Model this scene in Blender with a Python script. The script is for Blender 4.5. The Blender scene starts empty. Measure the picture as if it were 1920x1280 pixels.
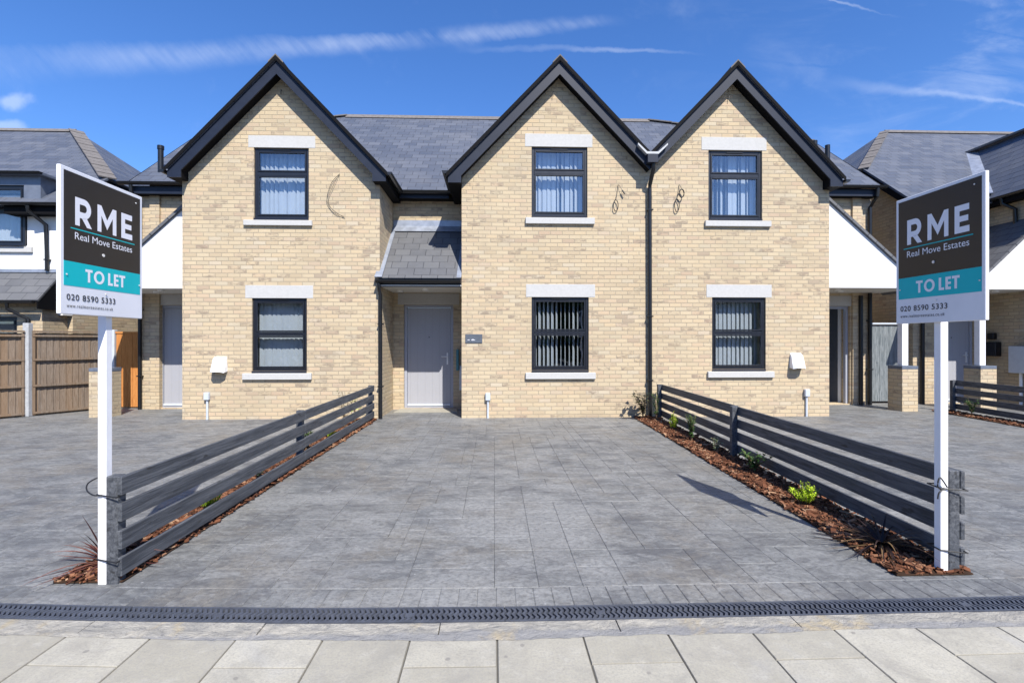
import bpy, bmesh, math, random
from mathutils import Vector, Matrix
R = random.Random(7)
C = bpy.context.scene.collection
SC = bpy.context.scene
rad = math.radians

# ------------------------------------------------------------------ camera, sky, sun, exposure
cam_d = bpy.data.cameras.new('camera'); cam = bpy.data.objects.new('camera', cam_d); C.objects.link(cam)
cam_d.sensor_width = 36.0; cam_d.lens = 36.0*950/1920; cam_d.clip_end = 2000; cam_d.clip_start = 0.05
cam.location = (0, 0, 1.43); cam.rotation_euler = (rad(90), 0, rad(-2.0))
SC.camera = cam
SUNV = Vector((0.37, -1.0, 1.15)).normalized()
sl = bpy.data.lights.new('sun', 'SUN'); sl.energy = 5.0; sl.angle = rad(0.5); sl.color = (1.0, 0.95, 0.872)
so = bpy.data.objects.new('sun', sl); C.objects.link(so); so.location = (6, -10, 15)
so.rotation_euler = SUNV.to_track_quat('Z', 'Y').to_euler()
SC.view_settings.view_transform = 'Standard'; SC.view_settings.look = 'None'
SC.view_settings.exposure = 0.65; SC.view_settings.gamma = 1.0
try: SC.view_settings.use_curve_mapping = False
except Exception: pass
SC.cycles.max_bounces = 8; SC.cycles.transparent_max_bounces = 12

# ------------------------------------------------------------------ node helpers
class NT:
    def __init__(s, nt): s.nt = nt
    def n(s, t, **kw):
        x = s.nt.nodes.new(t)
        for k, v in kw.items():
            if k == 'ins':
                for kk, vv in v.items(): s.set(x.inputs[kk], vv)
            else: setattr(x, k, v)
        return x
    def set(s, sock, v):
        if hasattr(v, 'is_output') or hasattr(v, 'links'): s.nt.links.new(v, sock)
        elif isinstance(v, (tuple, list)) and len(v) == 3 and sock.type == 'RGBA': sock.default_value = (*v, 1)
        else: sock.default_value = v
    def m(s, op, a, b=None, c=None, clamp=False):
        x = s.n('ShaderNodeMath', operation=op); x.use_clamp = clamp
        for i, v in enumerate((a, b, c)):
            if v is not None: s.set(x.inputs[i], v)
        return x.outputs[0]
    def mix(s, f, a, b, mode='MIX'):
        x = s.n('ShaderNodeMix', data_type='RGBA', blend_type=mode)
        s.set(x.inputs[0], f); s.set(x.inputs[6], a); s.set(x.inputs[7], b); return x.outputs[2]
    def ramp(s, f, stops, interp='LINEAR'):
        x = s.n('ShaderNodeValToRGB'); cr = x.color_ramp; cr.interpolation = interp
        while len(cr.elements) < len(stops): cr.elements.new(0.5)
        for e, (p, c) in zip(cr.elements, stops):
            e.position = p; e.color = (*c, 1) if not isinstance(c, (int, float)) else (c, c, c, 1)
        s.set(x.inputs[0], f); return x.outputs[0]
    def mr(s, v, a, b, c=0.0, d=1.0, smooth=True):
        x = s.n('ShaderNodeMapRange', interpolation_type='SMOOTHSTEP' if smooth else 'LINEAR')
        for i, q in enumerate((v, a, b, c, d)): s.set(x.inputs[i], q)
        return x.outputs[0]
    def noise(s, vec, scale, detail=3, rough=0.55, dist=0.0):
        x = s.n('ShaderNodeTexNoise'); s.set(x.inputs['Vector'], vec); x.inputs['Scale'].default_value = scale
        x.inputs['Detail'].default_value = detail; x.inputs['Roughness'].default_value = rough; x.inputs['Distortion'].default_value = dist
        return x.outputs[0]
    def vec(s, x=0.0, y=0.0, z=0.0):
        c = s.n('ShaderNodeCombineXYZ')
        for i, v in enumerate((x, y, z)): s.set(c.inputs[i], v)
        return c.outputs[0]
    def scl(s, v, sc):
        x = s.n('ShaderNodeVectorMath', operation='MULTIPLY'); s.set(x.inputs[0], v); x.inputs[1].default_value = sc; return x.outputs[0]
    def sep(s, v):
        x = s.n('ShaderNodeSeparateXYZ'); s.set(x.inputs[0], v); return x.outputs
    def pos(s): return s.n('ShaderNodeNewGeometry').outputs['Position']
    def uv(s): return s.n('ShaderNodeUVMap').outputs[0]
    def attr(s, name): return s.n('ShaderNodeAttribute', attribute_name=name).outputs['Fac']
    def white(s, v):
        x = s.n('ShaderNodeTexWhiteNoise', noise_dimensions='3D'); s.set(x.inputs[0], v); return x.outputs[0]
    def bump(s, h, strength=0.4, dist=0.01):
        x = s.n('ShaderNodeBump'); x.inputs['Strength'].default_value = strength; x.inputs['Distance'].default_value = dist
        s.set(x.inputs['Height'], h); return x.outputs[0]

MATS = {}
def mat(name, fn):
    m = bpy.data.materials.new(name); m.use_nodes = True
    t = NT(m.node_tree); b = m.node_tree.nodes['Principled BSDF']
    fn(t, b); MATS[name] = m; return m
def setb(t, b, **kw):
    for k, v in kw.items():
        t.set(b.inputs[{'col': 'Base Color', 'rough': 'Roughness', 'metal': 'Metallic', 'nor': 'Normal', 'spec': 'Specular IOR Level', 'coat': 'Coat Weight'}[k]], v)

# ------------------------------------------------------------------ world: daylight sky with thin cirrus and vapour trails
W = bpy.data.worlds.new('World'); SC.world = W; W.use_nodes = True
def build_world():
    t = NT(W.node_tree); bg = W.node_tree.nodes['Background']
    sky = t.n('ShaderNodeTexSky', sky_type='NISHITA'); sky.sun_disc = False
    sky.sun_elevation = math.asin(SUNV.z); sky.sun_rotation = math.atan2(SUNV.x, SUNV.y)
    sky.air_density = 1.0; sky.dust_density = 0.45; sky.ozone_density = 3.0; sky.altitude = 0
    hs = t.n('ShaderNodeHueSaturation'); hs.inputs['Saturation'].default_value = 1.18; t.set(hs.inputs['Color'], sky.outputs[0])
    skyc = t.mix(1.0, hs.outputs[0], (.83, .97, 1.27), 'MULTIPLY')
    tc = t.n('ShaderNodeTexCoord').outputs['Generated']
    x, y, z = t.sep(tc)
    yy = t.m('MAXIMUM', y, 0.05)
    a = t.m('DIVIDE', x, yy); e = t.m('DIVIDE', z, yy)
    front = t.mr(y, 0.1, 0.4)
    p = t.vec(a, e, 0.0)
    def curve(pts):
        c = t.n('ShaderNodeFloatCurve'); cm = c.mapping.curves[0]
        c.mapping.use_clip = False
        pts = [((px+2)/4, py) for px, py in pts]
        while len(cm.points) < len(pts): cm.points.new(0.5, 0.5)
        for q, (px, py) in zip(cm.points, pts): q.location = (px, py)
        c.mapping.update()
        t.set(c.inputs['Value'], t.m('DIVIDE', t.m('ADD', a, 2.0), 4.0)); return c.outputs[0]
    def streak(line, width, amp):
        w = t.m('ADD', t.m('MULTIPLY', t.m('SUBTRACT', t.noise(p, 3.0, 2), 0.5), 0.03), t.m('MULTIPLY', t.m('SUBTRACT', t.noise(p, 16.0, 5, .65), 0.5), 0.022))
        d = t.m('ABSOLUTE', t.m('ADD', t.m('SUBTRACT', e, curve(line)), w))
        return t.m('MULTIPLY', t.mr(t.m('DIVIDE', d, curve(width)), 1.0, 0.0), curve(amp))
    # noise combed across the trail
    rot = t.vec(t.m('ADD', t.m('MULTIPLY', a, 46.0), t.m('MULTIPLY', e, 42.0)), t.m('MULTIPLY', e, 9.0), 0.0)
    fib = t.mr(t.noise(rot, 1.0, 4, 0.6), 0.15, 0.85)
    soft = t.mr(t.noise(p, 6.0, 4, 0.6), 0.25, 0.75)
    tex = t.m('ADD', t.m('MULTIPLY', fib, 0.42), t.m('MULTIPLY', soft, 0.58))
    s1 = t.m('MULTIPLY', streak([(-2, 0.55), (-0.942, 0.537), (-0.794, 0.552), (-0.614, 0.553), (-0.381, 0.573), (-0.133, 0.595), (0.077, 0.617), (0.258, 0.637), (2, 0.7)],
                 [(-2, .08), (-.9, .06), (-.6, .042), (-.3, .030), (.0, .026), (.25, .016), (2, .016)],
                 [(-2, .12), (-.95, .14), (-.6, .28), (-.3, .36), (.05, .34), (.2, .2), (.28, .0), (2, .0)]), tex)
    s2 = t.m('MULTIPLY', streak([(-2, .6), (-0.112, 0.578), (0.077, 0.58), (0.269, 0.576), (0.409, 0.57), (2, .5)],
                 [(-2, .02), (-.05, .016), (.2, .009), (.42, .006), (2, .006)],
                 [(-2, 0), (-.2, 0), (.05, .2), (.25, .26), (.36, .16), (.46, 0), (2, 0)]), t.m('ADD', t.m('MULTIPLY', soft, .6), .4))
    s3 = streak([(-2, .7), (0.682, 0.528), (0.881, 0.503), (1.084, 0.486), (2, .42)], [(-2, .01), (.7, .02), (.9, .01), (2, .008)],
                [(-2, 0), (.62, 0), (.8, .13), (1.05, .17), (2, .17)])
    s4 = streak([(-2, .8), (.6, .70), (.85, .655), (2, .5)], [(-2, .004), (2, .004)], [(-2, 0), (.58, .0), (.66, .22), (.84, .0), (2, 0)])
    # faint cirrus to the right, small cumulus to the left
    cir = t.m('MULTIPLY', t.mr(t.noise(t.vec(t.m('ADD', t.m('MULTIPLY', a, 2.2), t.m('MULTIPLY', e, -1.5)), t.m('MULTIPLY', e, 6.0), 0.3), 1.6, 6, 0.62, 0.5), 0.45, 0.85), t.mr(a, 0.25, 1.0))
    cir2 = t.m('MULTIPLY', t.mr(t.noise(p, 4.5, 6, 0.62, 0.4), 0.56, 0.85), 0.12)
    def blob(ca, ce, ra, re):
        dx = t.m('DIVIDE', t.m('SUBTRACT', a, ca), ra); dy = t.m('DIVIDE', t.m('SUBTRACT', e, ce), re)
        d = t.m('SQRT', t.m('ADD', t.m('MULTIPLY', dx, dx), t.m('MULTIPLY', dy, dy)))
        return t.mr(t.m('ADD', d, t.m('MULTIPLY', t.m('SUBTRACT', t.noise(p, 14.0, 4), 0.5), 1.6)), 1.0, 0.35)
    b1 = t.m('MULTIPLY', blob(-.925, .457, .05, .022), .32); b2 = t.m('MULTIPLY', blob(-.945, .409, .06, .018), .3)
    tot = t.m('MULTIPLY', cir, 0.27)
    for q in (s1, s2, s3, s4, cir2, b1, b2): tot = t.m('ADD', tot, q)
    tot = t.m('MULTIPLY', t.m('MINIMUM', tot, 0.95), front)
    col = t.mix(tot, skyc, (6.2, 6.8, 7.8))
    t.set(bg.inputs[0], col); bg.inputs[1].default_value = 0.106
build_world()

# ------------------------------------------------------------------ materials
def brick_fn(tone):
    def f(t, b):
        x, y, z = t.sep(t.pos()); h = t.m('ADD', x, y); P = t.pos()
        zz = t.m('DIVIDE', t.m('ADD', z, 0.02), 0.075); row = t.m('FLOOR', zz); fz = t.m('FRACT', zz)
        off = t.m('ADD', t.m('MULTIPLY', t.m('FLOORED_MODULO', row, 2.0), 0.5), t.m('MULTIPLY', t.white(t.vec(row, 3.3, 0.0)), 0.12))
        c = t.m('ADD', t.m('DIVIDE', h, 0.225), off); col = t.m('FLOOR', c); fc = t.m('FRACT', c)
        dz = t.m('MULTIPLY', t.m('MINIMUM', fz, t.m('SUBTRACT', 1.0, fz)), 0.075)
        dc = t.m('MULTIPLY', t.m('MINIMUM', fc, t.m('SUBTRACT', 1.0, fc)), 0.225)
        d = t.m('ADD', t.m('MINIMUM', dz, dc), t.m('MULTIPLY', t.m('SUBTRACT', t.noise(P, 40, 2), 0.5), 0.008))
        face = t.mr(d, 0.0035, 0.0085)
        rnd = t.white(t.vec(col, row, 0.0)); rnd2 = t.white(t.vec(col, row, 5.0))
        br = t.ramp(rnd, [(0, (.48, .37, .235)), (.2, (.56, .44, .28)), (.42, (.61, .49, .315)), (.6, (.60, .455, .275)), (.72, (.58, .42, .275)), (.82, (.50, .415, .275)), (.9, (.60, .51, .37)), (.96, (.49, .34, .23)), (1, (.33, .255, .185))])
        br = t.mix(.30, br, (.575, .455, .30))
        # smoky clinker marks on some bricks
        sm = t.m('MULTIPLY', t.mr(t.noise(t.scl(P, (1, 1, 2.2)), 9.0, 4, 0.6), 0.42, 0.62), t.mr(rnd2, 0.74, 0.92))
        br = t.mix(t.m('MULTIPLY', sm, 0.78), br, (.26, .20, .15))
        br = t.mix(t.m('MULTIPLY', t.mr(t.noise(P, 120, 2), .3, .8), .25), br, (.42, .32, .2))
        mo = t.mix(t.noise(P, 30, 2), (.36, .29, .20), (.44, .36, .255))
        cl = t.mix(face, mo, br)
        cl = t.mix(t.mr(t.noise(P, 0.9, 4), .42, .7, 0, .30), cl, (.42, .335, .215))
        cl = t.mix(t.mr(t.noise(t.scl(P, (1, 1, .25)), 2.6, 5, .6), .56, .75, 0, .22), cl, (.36, .30, .215))
        cl = t.mix(1.0, cl, tone, 'MULTIPLY')
        hgt = t.m('ADD', t.m('MULTIPLY', face, 0.7), t.m('MULTIPLY', t.noise(P, 60, 4, .7), 0.5))
        setb(t, b, col=cl, rough=.92, spec=.25, nor=t.bump(hgt, .7, .009))
    return f
mat('buff_brick', brick_fn((.86, .882, .915)))
def slate_fn(base, tint):
    def f(t, b):
        u, v, _ = t.sep(t.uv()); P = t.pos()
        vv = t.m('DIVIDE', v, .22); row = t.m('FLOOR', vv); fv = t.m('FRACT', vv)
        cc = t.m('ADD', t.m('DIVIDE', u, .30), t.m('MULTIPLY', t.m('FLOORED_MODULO', row, 2.0), .5)); colm = t.m('FLOOR', cc); fc = t.m('FRACT', cc)
        jag = t.m('MULTIPLY', t.m('SUBTRACT', t.white(t.vec(colm, row, 2.0)), .5), .06)
        edge = t.mr(t.m('ADD', fv, jag), 0.015, 0.075)
        side = t.mr(t.m('MULTIPLY', t.m('MINIMUM', fc, t.m('SUBTRACT', 1.0, fc)), .30), 0.002, .007)
        r = t.white(t.vec(colm, row, 0.0))
        c = t.mix(r, base, tint)
        c = t.mix(t.mr(t.noise(t.vec(u, v, r), 7.0, 5, .65), .3, .8, 0, .4), c, tuple(k*1.5 for k in base))
        c = t.mix(t.mr(t.noise(t.scl(P, (1, 1, 1)), 1.1, 4), .45, .8, 0, .35), c, (.16, .16, .165))
        line = t.m('MULTIPLY', edge, side)
        c = t.mix(line, (.035, .036, .042), c)
        h = t.m('ADD', t.m('MULTIPLY', t.m('SUBTRACT', 1.0, fv), 1.0), t.m('MULTIPLY', line, .7)); h = t.m('ADD', h, t.m('MULTIPLY', t.m('ADD', r, t.noise(P, 50, 3)), .35))
        setb(t, b, col=c, rough=t.m('ADD', .5, t.m('MULTIPLY', r, .2)), spec=.35, nor=t.bump(h, .6, .012))
    return f
mat('slate', slate_fn((.064, .074, .098), (.095, .106, .134)))
mat('weathered_slate', slate_fn((.090, .092, .098), (.112, .114, .118)))
def plain(col, rough=.5, var=.12, scale=8, bump=.0, spec=.5, metal=0, grain=None):
    def f(t, b):
        P = t.pos()
        q = t.scl(P, grain) if grain else P
        n = t.noise(q, scale, 5, .62); n2 = t.noise(P, scale*.13, 3)
        c = t.mix(t.mr(n, .25, .75), tuple(k*(1-var) for k in col), tuple(min(1, k*(1+var)) for k in col))
        c = t.mix(t.mr(n2, .35, .75, 0, var), c, tuple(k*.7 for k in col))
        kw = dict(col=c, rough=t.m('ADD', rough-.06, t.m('MULTIPLY', n, .12)), spec=spec, metal=metal)
        if bump: kw['nor'] = t.bump(n, bump, .006)
        setb(t, b, **kw)
    return f
mat('anthracite', plain((.011, .016, .031), .5, .12, 5, .05, .3))
mat('black_plastic', plain((.008, .0085, .010), .35, .15, 6, .0, .5))
mat('soffit_black', plain((.005, .005, .006), .75, .1, 8, 0, .12))
mat('frame_black', plain((.010, .012, .018), .36, .1, 9, 0, .5))
mat('cast_stone', plain((.455, .45, .435), .85, .05, 25, .12, .2))
mat('white_board', plain((.69, .69, .685), .5, .03, 3, .02, .3))
mat('white_render', plain((.70, .70, .69), .9, .03, 40, .15, .2))
mat('white_paint', plain((.80, .80, .82), .42, .03, 10, .04, .4))
mat('white_plastic', plain((.80, .81, .82), .35, .02, 6, 0, .5))
mat('soffit_white', plain((.62, .60, .55), .55, .04, 6))
mat('grey_plastic', plain((.48, .52, .57), .45, .06, 10))
mat('lead', plain((.30, .33, .39), .42, .2, 7, .25, .5, .35))
mat('zinc', plain((.15, .17, .21), .45, .2, 5, .3, .5, .3))
mat('valley_metal', plain((.40, .41, .42), .5, .08, 10))
mat('ridge_tile', plain((.15, .138, .13), .85, .2, 12, .2, .2))
mat('lamp_glass', plain((.8, .8, .78), .3, .02))
mat('steel', plain((.72, .72, .72), .3, .05, 10, 0, .5, .2))
mat('teal_box', plain((.06, .20, .24), .5, .1))
mat('plaque_slate', plain((.085, .10, .125), .5, .15, 20))
mat('white_ink', plain((.80, .80, .84), .5, .02, 6, 0, .3))
mat('dark_ink', plain((.03, .035, .05), .5, .05))
mat('sign_black', plain((.0105, .0108, .0135), .34, .25, 2.5, .03, .5))
mat('sign_teal', plain((.002, .46, .50), .4, .04, 3, .02, .2))
mat('sign_white', plain((.74, .75, .79), .4, .04, 4, .02, .4))
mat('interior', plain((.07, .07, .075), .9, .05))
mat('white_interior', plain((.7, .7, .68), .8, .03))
mat('concrete_post', plain((.38, .39, .40), .92, .16, 18, .4, .2))
mat('cable_black', plain((.012, .012, .013), .5, .1))
mat('blue_engineering_brick', plain((.11, .13, .17), .6, .2, 12, .1))
mat('soil', plain((.05, .03, .02), .95, .3, 20, .5, .1))
mat('stem', plain((.14, .09, .05), .8, .2, 20))
def door_fn(t, b):
    x, y, z = t.sep(t.pos()); P = t.pos()
    g = t.noise(t.scl(P, (30, 30, 2)), 2.0, 4)
    gr = t.m('ABSOLUTE', t.m('SUBTRACT', t.m('FRACT', t.m('DIVIDE', x, .155)), .5))
    groove = t.mr(gr, .0, .03)
    c = t.mix(g, (.31, .315, .345), (.35, .355, .385)); c = t.mix(groove, (.27, .275, .30), c)
    setb(t, b, col=c, rough=.45, spec=.4, nor=t.bump(t.m('ADD', groove, t.m('MULTIPLY', g, .15)), .4, .004))
mat('door_paint', door_fn)
mat('door_frame_paint', plain((.32, .335, .385), .4, .03))
def fence_fn(t, b):
    P = t.pos()
    g = t.noise(t.scl(P, (45, 2.2, 45)), 1.0, 5, .65, .6); big = t.noise(P, 1.8, 3); k = t.noise(t.scl(P, (14, 4, 14)), 1.2, 2)
    c = t.mix(t.mr(g, .3, .72), (.030, .034, .042), (.118, .125, .138)); c = t.mix(t.mr(big, .35, .7, 0, .4), c, (.074, .083, .099))
    c = t.mix(t.mr(k, .66, .74, 0, .8), c, (.028, .028, .03))
    setb(t, b, col=c, rough=.62, spec=.35, nor=t.bump(g, .9, .006))
mat('grey_fence_paint', fence_fn)
def timber_fn(c1, c2, c3):
    def f(t, b):
        P = t.pos(); x, y, z = t.sep(P); h = t.m('ADD', x, y)
        bd = t.white(t.vec(t.m('FLOOR', t.m('DIVIDE', y, .115)), t.m('FLOOR', t.m('DIVIDE', x, .4)), 0.0))
        g = t.noise(t.vec(t.m('MULTIPLY', h, 28), t.m('MULTIPLY', z, 2.0), bd), 1.6, 5, .62, 1.2)
        c = t.mix(t.mr(g, .3, .7), c1, c2); c = t.mix(t.m('MULTIPLY', bd, .6), c, c3)
        kn = t.mr(t.noise(t.vec(t.m('MULTIPLY', h, 9), t.m('MULTIPLY', z, 4), bd), 1.5, 2), .68, .78)
        c = t.mix(t.m('MULTIPLY', kn, .6), c, tuple(k*.45 for k in c1))
        setb(t, b, col=c, rough=.85, spec=.2, nor=t.bump(g, .5, .006))
    return f
mat('weathered_timber', timber_fn((.115, .090, .070), (.215, .178, .145), (.20, .125, .068)))
mat('orange_timber', timber_fn((.38, .14, .035), (.55, .24, .07), (.46, .18, .05)))
mat('grey_gate_timber', timber_fn((.09, .11, .12), (.24, .26, .27), (.15, .16, .165)))
def paving_fn(t, b):
    P = t.pos(); r = t.attr('rnd'); x, y, z = t.sep(P)
    big = t.noise(P, .75, 4, .6, .6); fine = t.noise(P, 30, 5, .72)
    Q = t.vec(t.m('ADD', t.m('MULTIPLY', x, .75), t.m('MULTIPLY', y, .2)), t.m('MULTIPLY', y, 1.35), t.m('MULTIPLY', r, .15))
    mid = t.noise(Q, 3.4, 10, .76, .3)
    relief = t.noise(t.vec(t.m('MULTIPLY', x, .7), y, t.m('MULTIPLY', r, .2)), 9.0, 7, .68, .8)
    c = t.mix(t.mr(big, .3, .7), (.105, .113, .120), (.188, .19, .184))
    c = t.mix(t.mr(mid, .36, .56), (.205, .208, .210), c)
    c = t.mix(t.mr(mid, .50, .64, 0, .75), c, (.078, .079, .086))
    c = t.mix(t.mr(t.noise(P, 1.1, 6, .7, .4), .47, .64, 0, .65), c, (.165, .150, .126))
    c = t.mix(t.mr(t.noise(t.scl(P, (1, 1.6, 1)), 1.5, 8, .76, .4), .54, .66, 0, .6), c, (.245, .248, .248))
    c = t.mix(t.mr(relief, .52, .63, 0, .55), c, (.084, .085, .089))
    c = t.mix(t.mr(relief, .47, .36, 0, .5), c, (.245, .248, .246))
    c = t.mix(1.0, c, (1.10, 1.10, 1.085), 'MULTIPLY')
    c = t.mix(t.mr(t.noise(t.vec(x, t.m('MULTIPLY', y, 1.4), 3.0), .55, 7, .72, .4), .50, .64, 0, .6), c, (.285, .288, .282))
    c = t.mix(t.m('MULTIPLY', r, .12), c, (.095, .095, .10))
    c = t.mix(t.mr(fine, .42, .66, 0, .55), c, (.085, .086, .09))
    v = t.n('ShaderNodeTexVoronoi'); v.inputs['Scale'].default_value = 4.0; t.set(v.inputs['Vector'], P)
    c = t.mix(t.mr(v.outputs['Distance'], .035, .022, 0, .6), c, (.42, .42, .42))
    g = t.mr(z, -.004, -.0004)
    faint = t.mr(t.noise(P, 1.5, 4), .42, .66, .02, .5)
    c = t.mix(t.m('MULTIPLY', t.m('SUBTRACT', 1.0, g), faint), c, (.045, .045, .05))
    h = t.m('ADD', t.m('ADD', t.m('MULTIPLY', mid, .6), t.m('MULTIPLY', relief, .55)), t.m('MULTIPLY', fine, .12))
    setb(t, b, col=c, rough=t.mr(mid, .3, .7, .42, .62), spec=.45, nor=t.bump(h, .85, .028))
mat('stamped_concrete', paving_fn)
def slab_fn(t, b):
    P = t.pos(); r = t.attr('rnd'); z = t.sep(P)[2]
    c = t.mix(r, (.33, .31, .252), (.43, .407, .338))
    c = t.mix(t.mr(t.noise(P, 3.2, 7, .72, .6), .42, .72, 0, .75), c, (.27, .255, .22))
    c = t.mix(t.mr(t.noise(P, 9, 6, .7, .4), .5, .72, 0, .5), c, (.44, .42, .365))
    c = t.mix(t.mr(t.noise(P, 1.1, 4, .6, .5), .55, .68, 0, .45), c, (.33, .335, .345))
    c = t.mix(t.mr(t.noise(P, 85, 3, .7), .42, .68, 0, .55), c, (.26, .25, .23))
    v = t.n('ShaderNodeTexVoronoi'); v.inputs['Scale'].default_value = 6.5; t.set(v.inputs['Vector'], P)
    sp = t.mr(t.m('ADD', v.outputs['Distance'], t.m('MULTIPLY', t.noise(P, 40, 2), .06)), .125, .085)
    c = t.mix(t.mr(t.noise(P, 1.7, 8, .72, .7), .50, .70, 0, .6), c, (.235, .225, .20))
    c = t.mix(t.mr(t.noise(t.scl(P, (1, 1, 1)), 22, 5, .7), .58, .74, 0, .5), c, (.225, .215, .195))
    c = t.mix(t.m('MULTIPLY', sp, .6), c, (.17, .16, .15))
    edge = t.mr(t.m('ADD', z, t.m('MULTIPLY', t.noise(P, 8, 3), -.004)), -.008, -.001)
    c = t.mix(edge, (.17, .16, .135), c)
    setb(t, b, col=c, rough=.92, spec=.2, nor=t.bump(t.noise(P, 60, 5, .75), .5, .006))
mat('paving_slab', slab_fn)
def kerb_fn(t, b):
    P = t.pos(); y = t.sep(P)[1]
    n = t.noise(t.scl(P, (1, 2, 1)), 5, 7, .74, .9); n2 = t.noise(t.scl(P, (1, 1.6, 1)), 13, 6, .75, .6)
    c = t.mix(t.mr(n, .38, .60), (.41, .385, .33), (.29, .278, .25))
    c = t.mix(t.mr(n2, .5, .66, 0, .7), c, (.215, .21, .20))
    grey = t.mr(t.m('ADD', y, t.m('MULTIPLY', t.m('SUBTRACT', t.noise(P, 7, 5, .7), .5), .12)), 2.52, 2.485)
    c = t.mix(t.m('MULTIPLY', grey, .8), c, (.235, .235, .238))
    c = t.mix(t.mr(t.noise(P, 1.9, 5, .65, .5), .55, .64, 0, .7), c, (.42, .345, .215))
    c = t.mix(t.mr(t.noise(P, 45, 4, .7), .55, .72, 0, .6), c, (.17, .165, .16))
    setb(t, b, col=c, rough=.93, spec=.2, nor=t.bump(t.m('ADD', n, n2), .9, .02))
mat('kerb_concrete', kerb_fn)
mat('asphalt', plain((.06, .06, .062), .9, .2, 60, .3, .2))
mat('drain_plastic', plain((.062, .07, .09), .5, .25, 14, .1, .45))
def chip_fn(t, b):
    r = t.attr('rnd')
    c = t.ramp(r, [(0, (.040, .018, .011)), (.35, (.095, .038, .020)), (.65, (.16, .064, .032)), (.88, (.23, .11, .06)), (1, (.36, .23, .14))])
    setb(t, b, col=c, rough=.85, spec=.2, nor=t.bump(t.noise(t.pos(), 90, 3), .4, .004))
mat('bark', chip_fn)
def leaf_fn(stops):
    def f(t, b):
        c = t.ramp(t.attr('rnd'), stops)
        setb(t, b, col=c, rough=.5, spec=.35)
        tr = t.n('ShaderNodeBsdfTranslucent'); t.set(tr.inputs[0], c); ms = t.n('ShaderNodeMixShader'); ms.inputs[0].default_value = .28
        t.set(ms.inputs[1], b.outputs[0]); t.set(ms.inputs[2], tr.outputs[0])
        t.set(t.nt.nodes['Material Output'].inputs[0], ms.outputs[0])
    return f
mat('lime_leaf', leaf_fn([(0, (.30, .46, .012)), (.6, (.55, .76, .03)), (1, (.68, .84, .08))]))
mat('green_leaf', leaf_fn([(0, (.03, .075, .018)), (.6, (.065, .14, .035)), (1, (.13, .2, .07))]))
mat('dark_leaf', leaf_fn([(0, (.03, .022, .025)), (.5, (.06, .06, .04)), (1, (.10, .13, .06))]))
mat('variegated_leaf', leaf_fn([(0, (.08, .14, .05)), (.5, (.30, .36, .22)), (1, (.55, .58, .42))]))
mat('bronze_leaf', leaf_fn([(0, (.05, .02, .02)), (.6, (.14, .05, .04)), (1, (.30, .13, .09))]))
mat('dark_strap_leaf', leaf_fn([(0, (.018, .014, .015)), (.7, (.05, .03, .028)), (1, (.26, .17, .08))]))
mat('blind_fabric', plain((.42, .43, .46), .8, .03, 10))
def glass_fn(t, b):
    nt = t.nt; out = nt.nodes['Material Output']; nt.nodes.remove(b)
    gl = t.n('ShaderNodeBsdfGlossy'); gl.inputs['Roughness'].default_value = .005; gl.inputs['Color'].default_value = (.95, .97, 1, 1)
    tr = t.n('ShaderNodeBsdfTransparent'); tr.inputs['Color'].default_value = (.93, .96, .97, 1)
    P = t.pos(); gl_n = t.bump(t.noise(P, 1.7, 2), .06, .05); t.set(gl.inputs['Normal'], gl_n)
    lw = t.n('ShaderNodeLayerWeight'); lw.inputs[0].default_value = .5
    f = t.m('ADD', t.m('MULTIPLY', t.m('POWER', lw.outputs['Facing'], 4.0), .8), .11, clamp=True)
    ms = t.n('ShaderNodeMixShader'); t.set(ms.inputs[0], f); t.set(ms.inputs[1], tr.outputs[0]); t.set(ms.inputs[2], gl.outputs[0])
    t.set(out.inputs[0], ms.outputs[0])
mat('glass', glass_fn)

# ------------------------------------------------------------------ object helpers
ORG = {}
def org(o): return ORG.get(o.name, Vector((0, 0, 0))) if o else Vector((0, 0, 0))
def tag(o, label=None, cat=None, group=None, kind=None):
    if label: o['label'] = label
    if cat: o['category'] = cat
    if group: o['group'] = group
    if kind: o['kind'] = kind
    return o
def thing(name, label, cat, loc=(0, 0, 0), group=None):
    o = bpy.data.objects.new(name, None); C.objects.link(o); o.location = loc; o.empty_display_size = .2
    ORG[o.name] = Vector(loc); return tag(o, label, cat, group)

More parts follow.
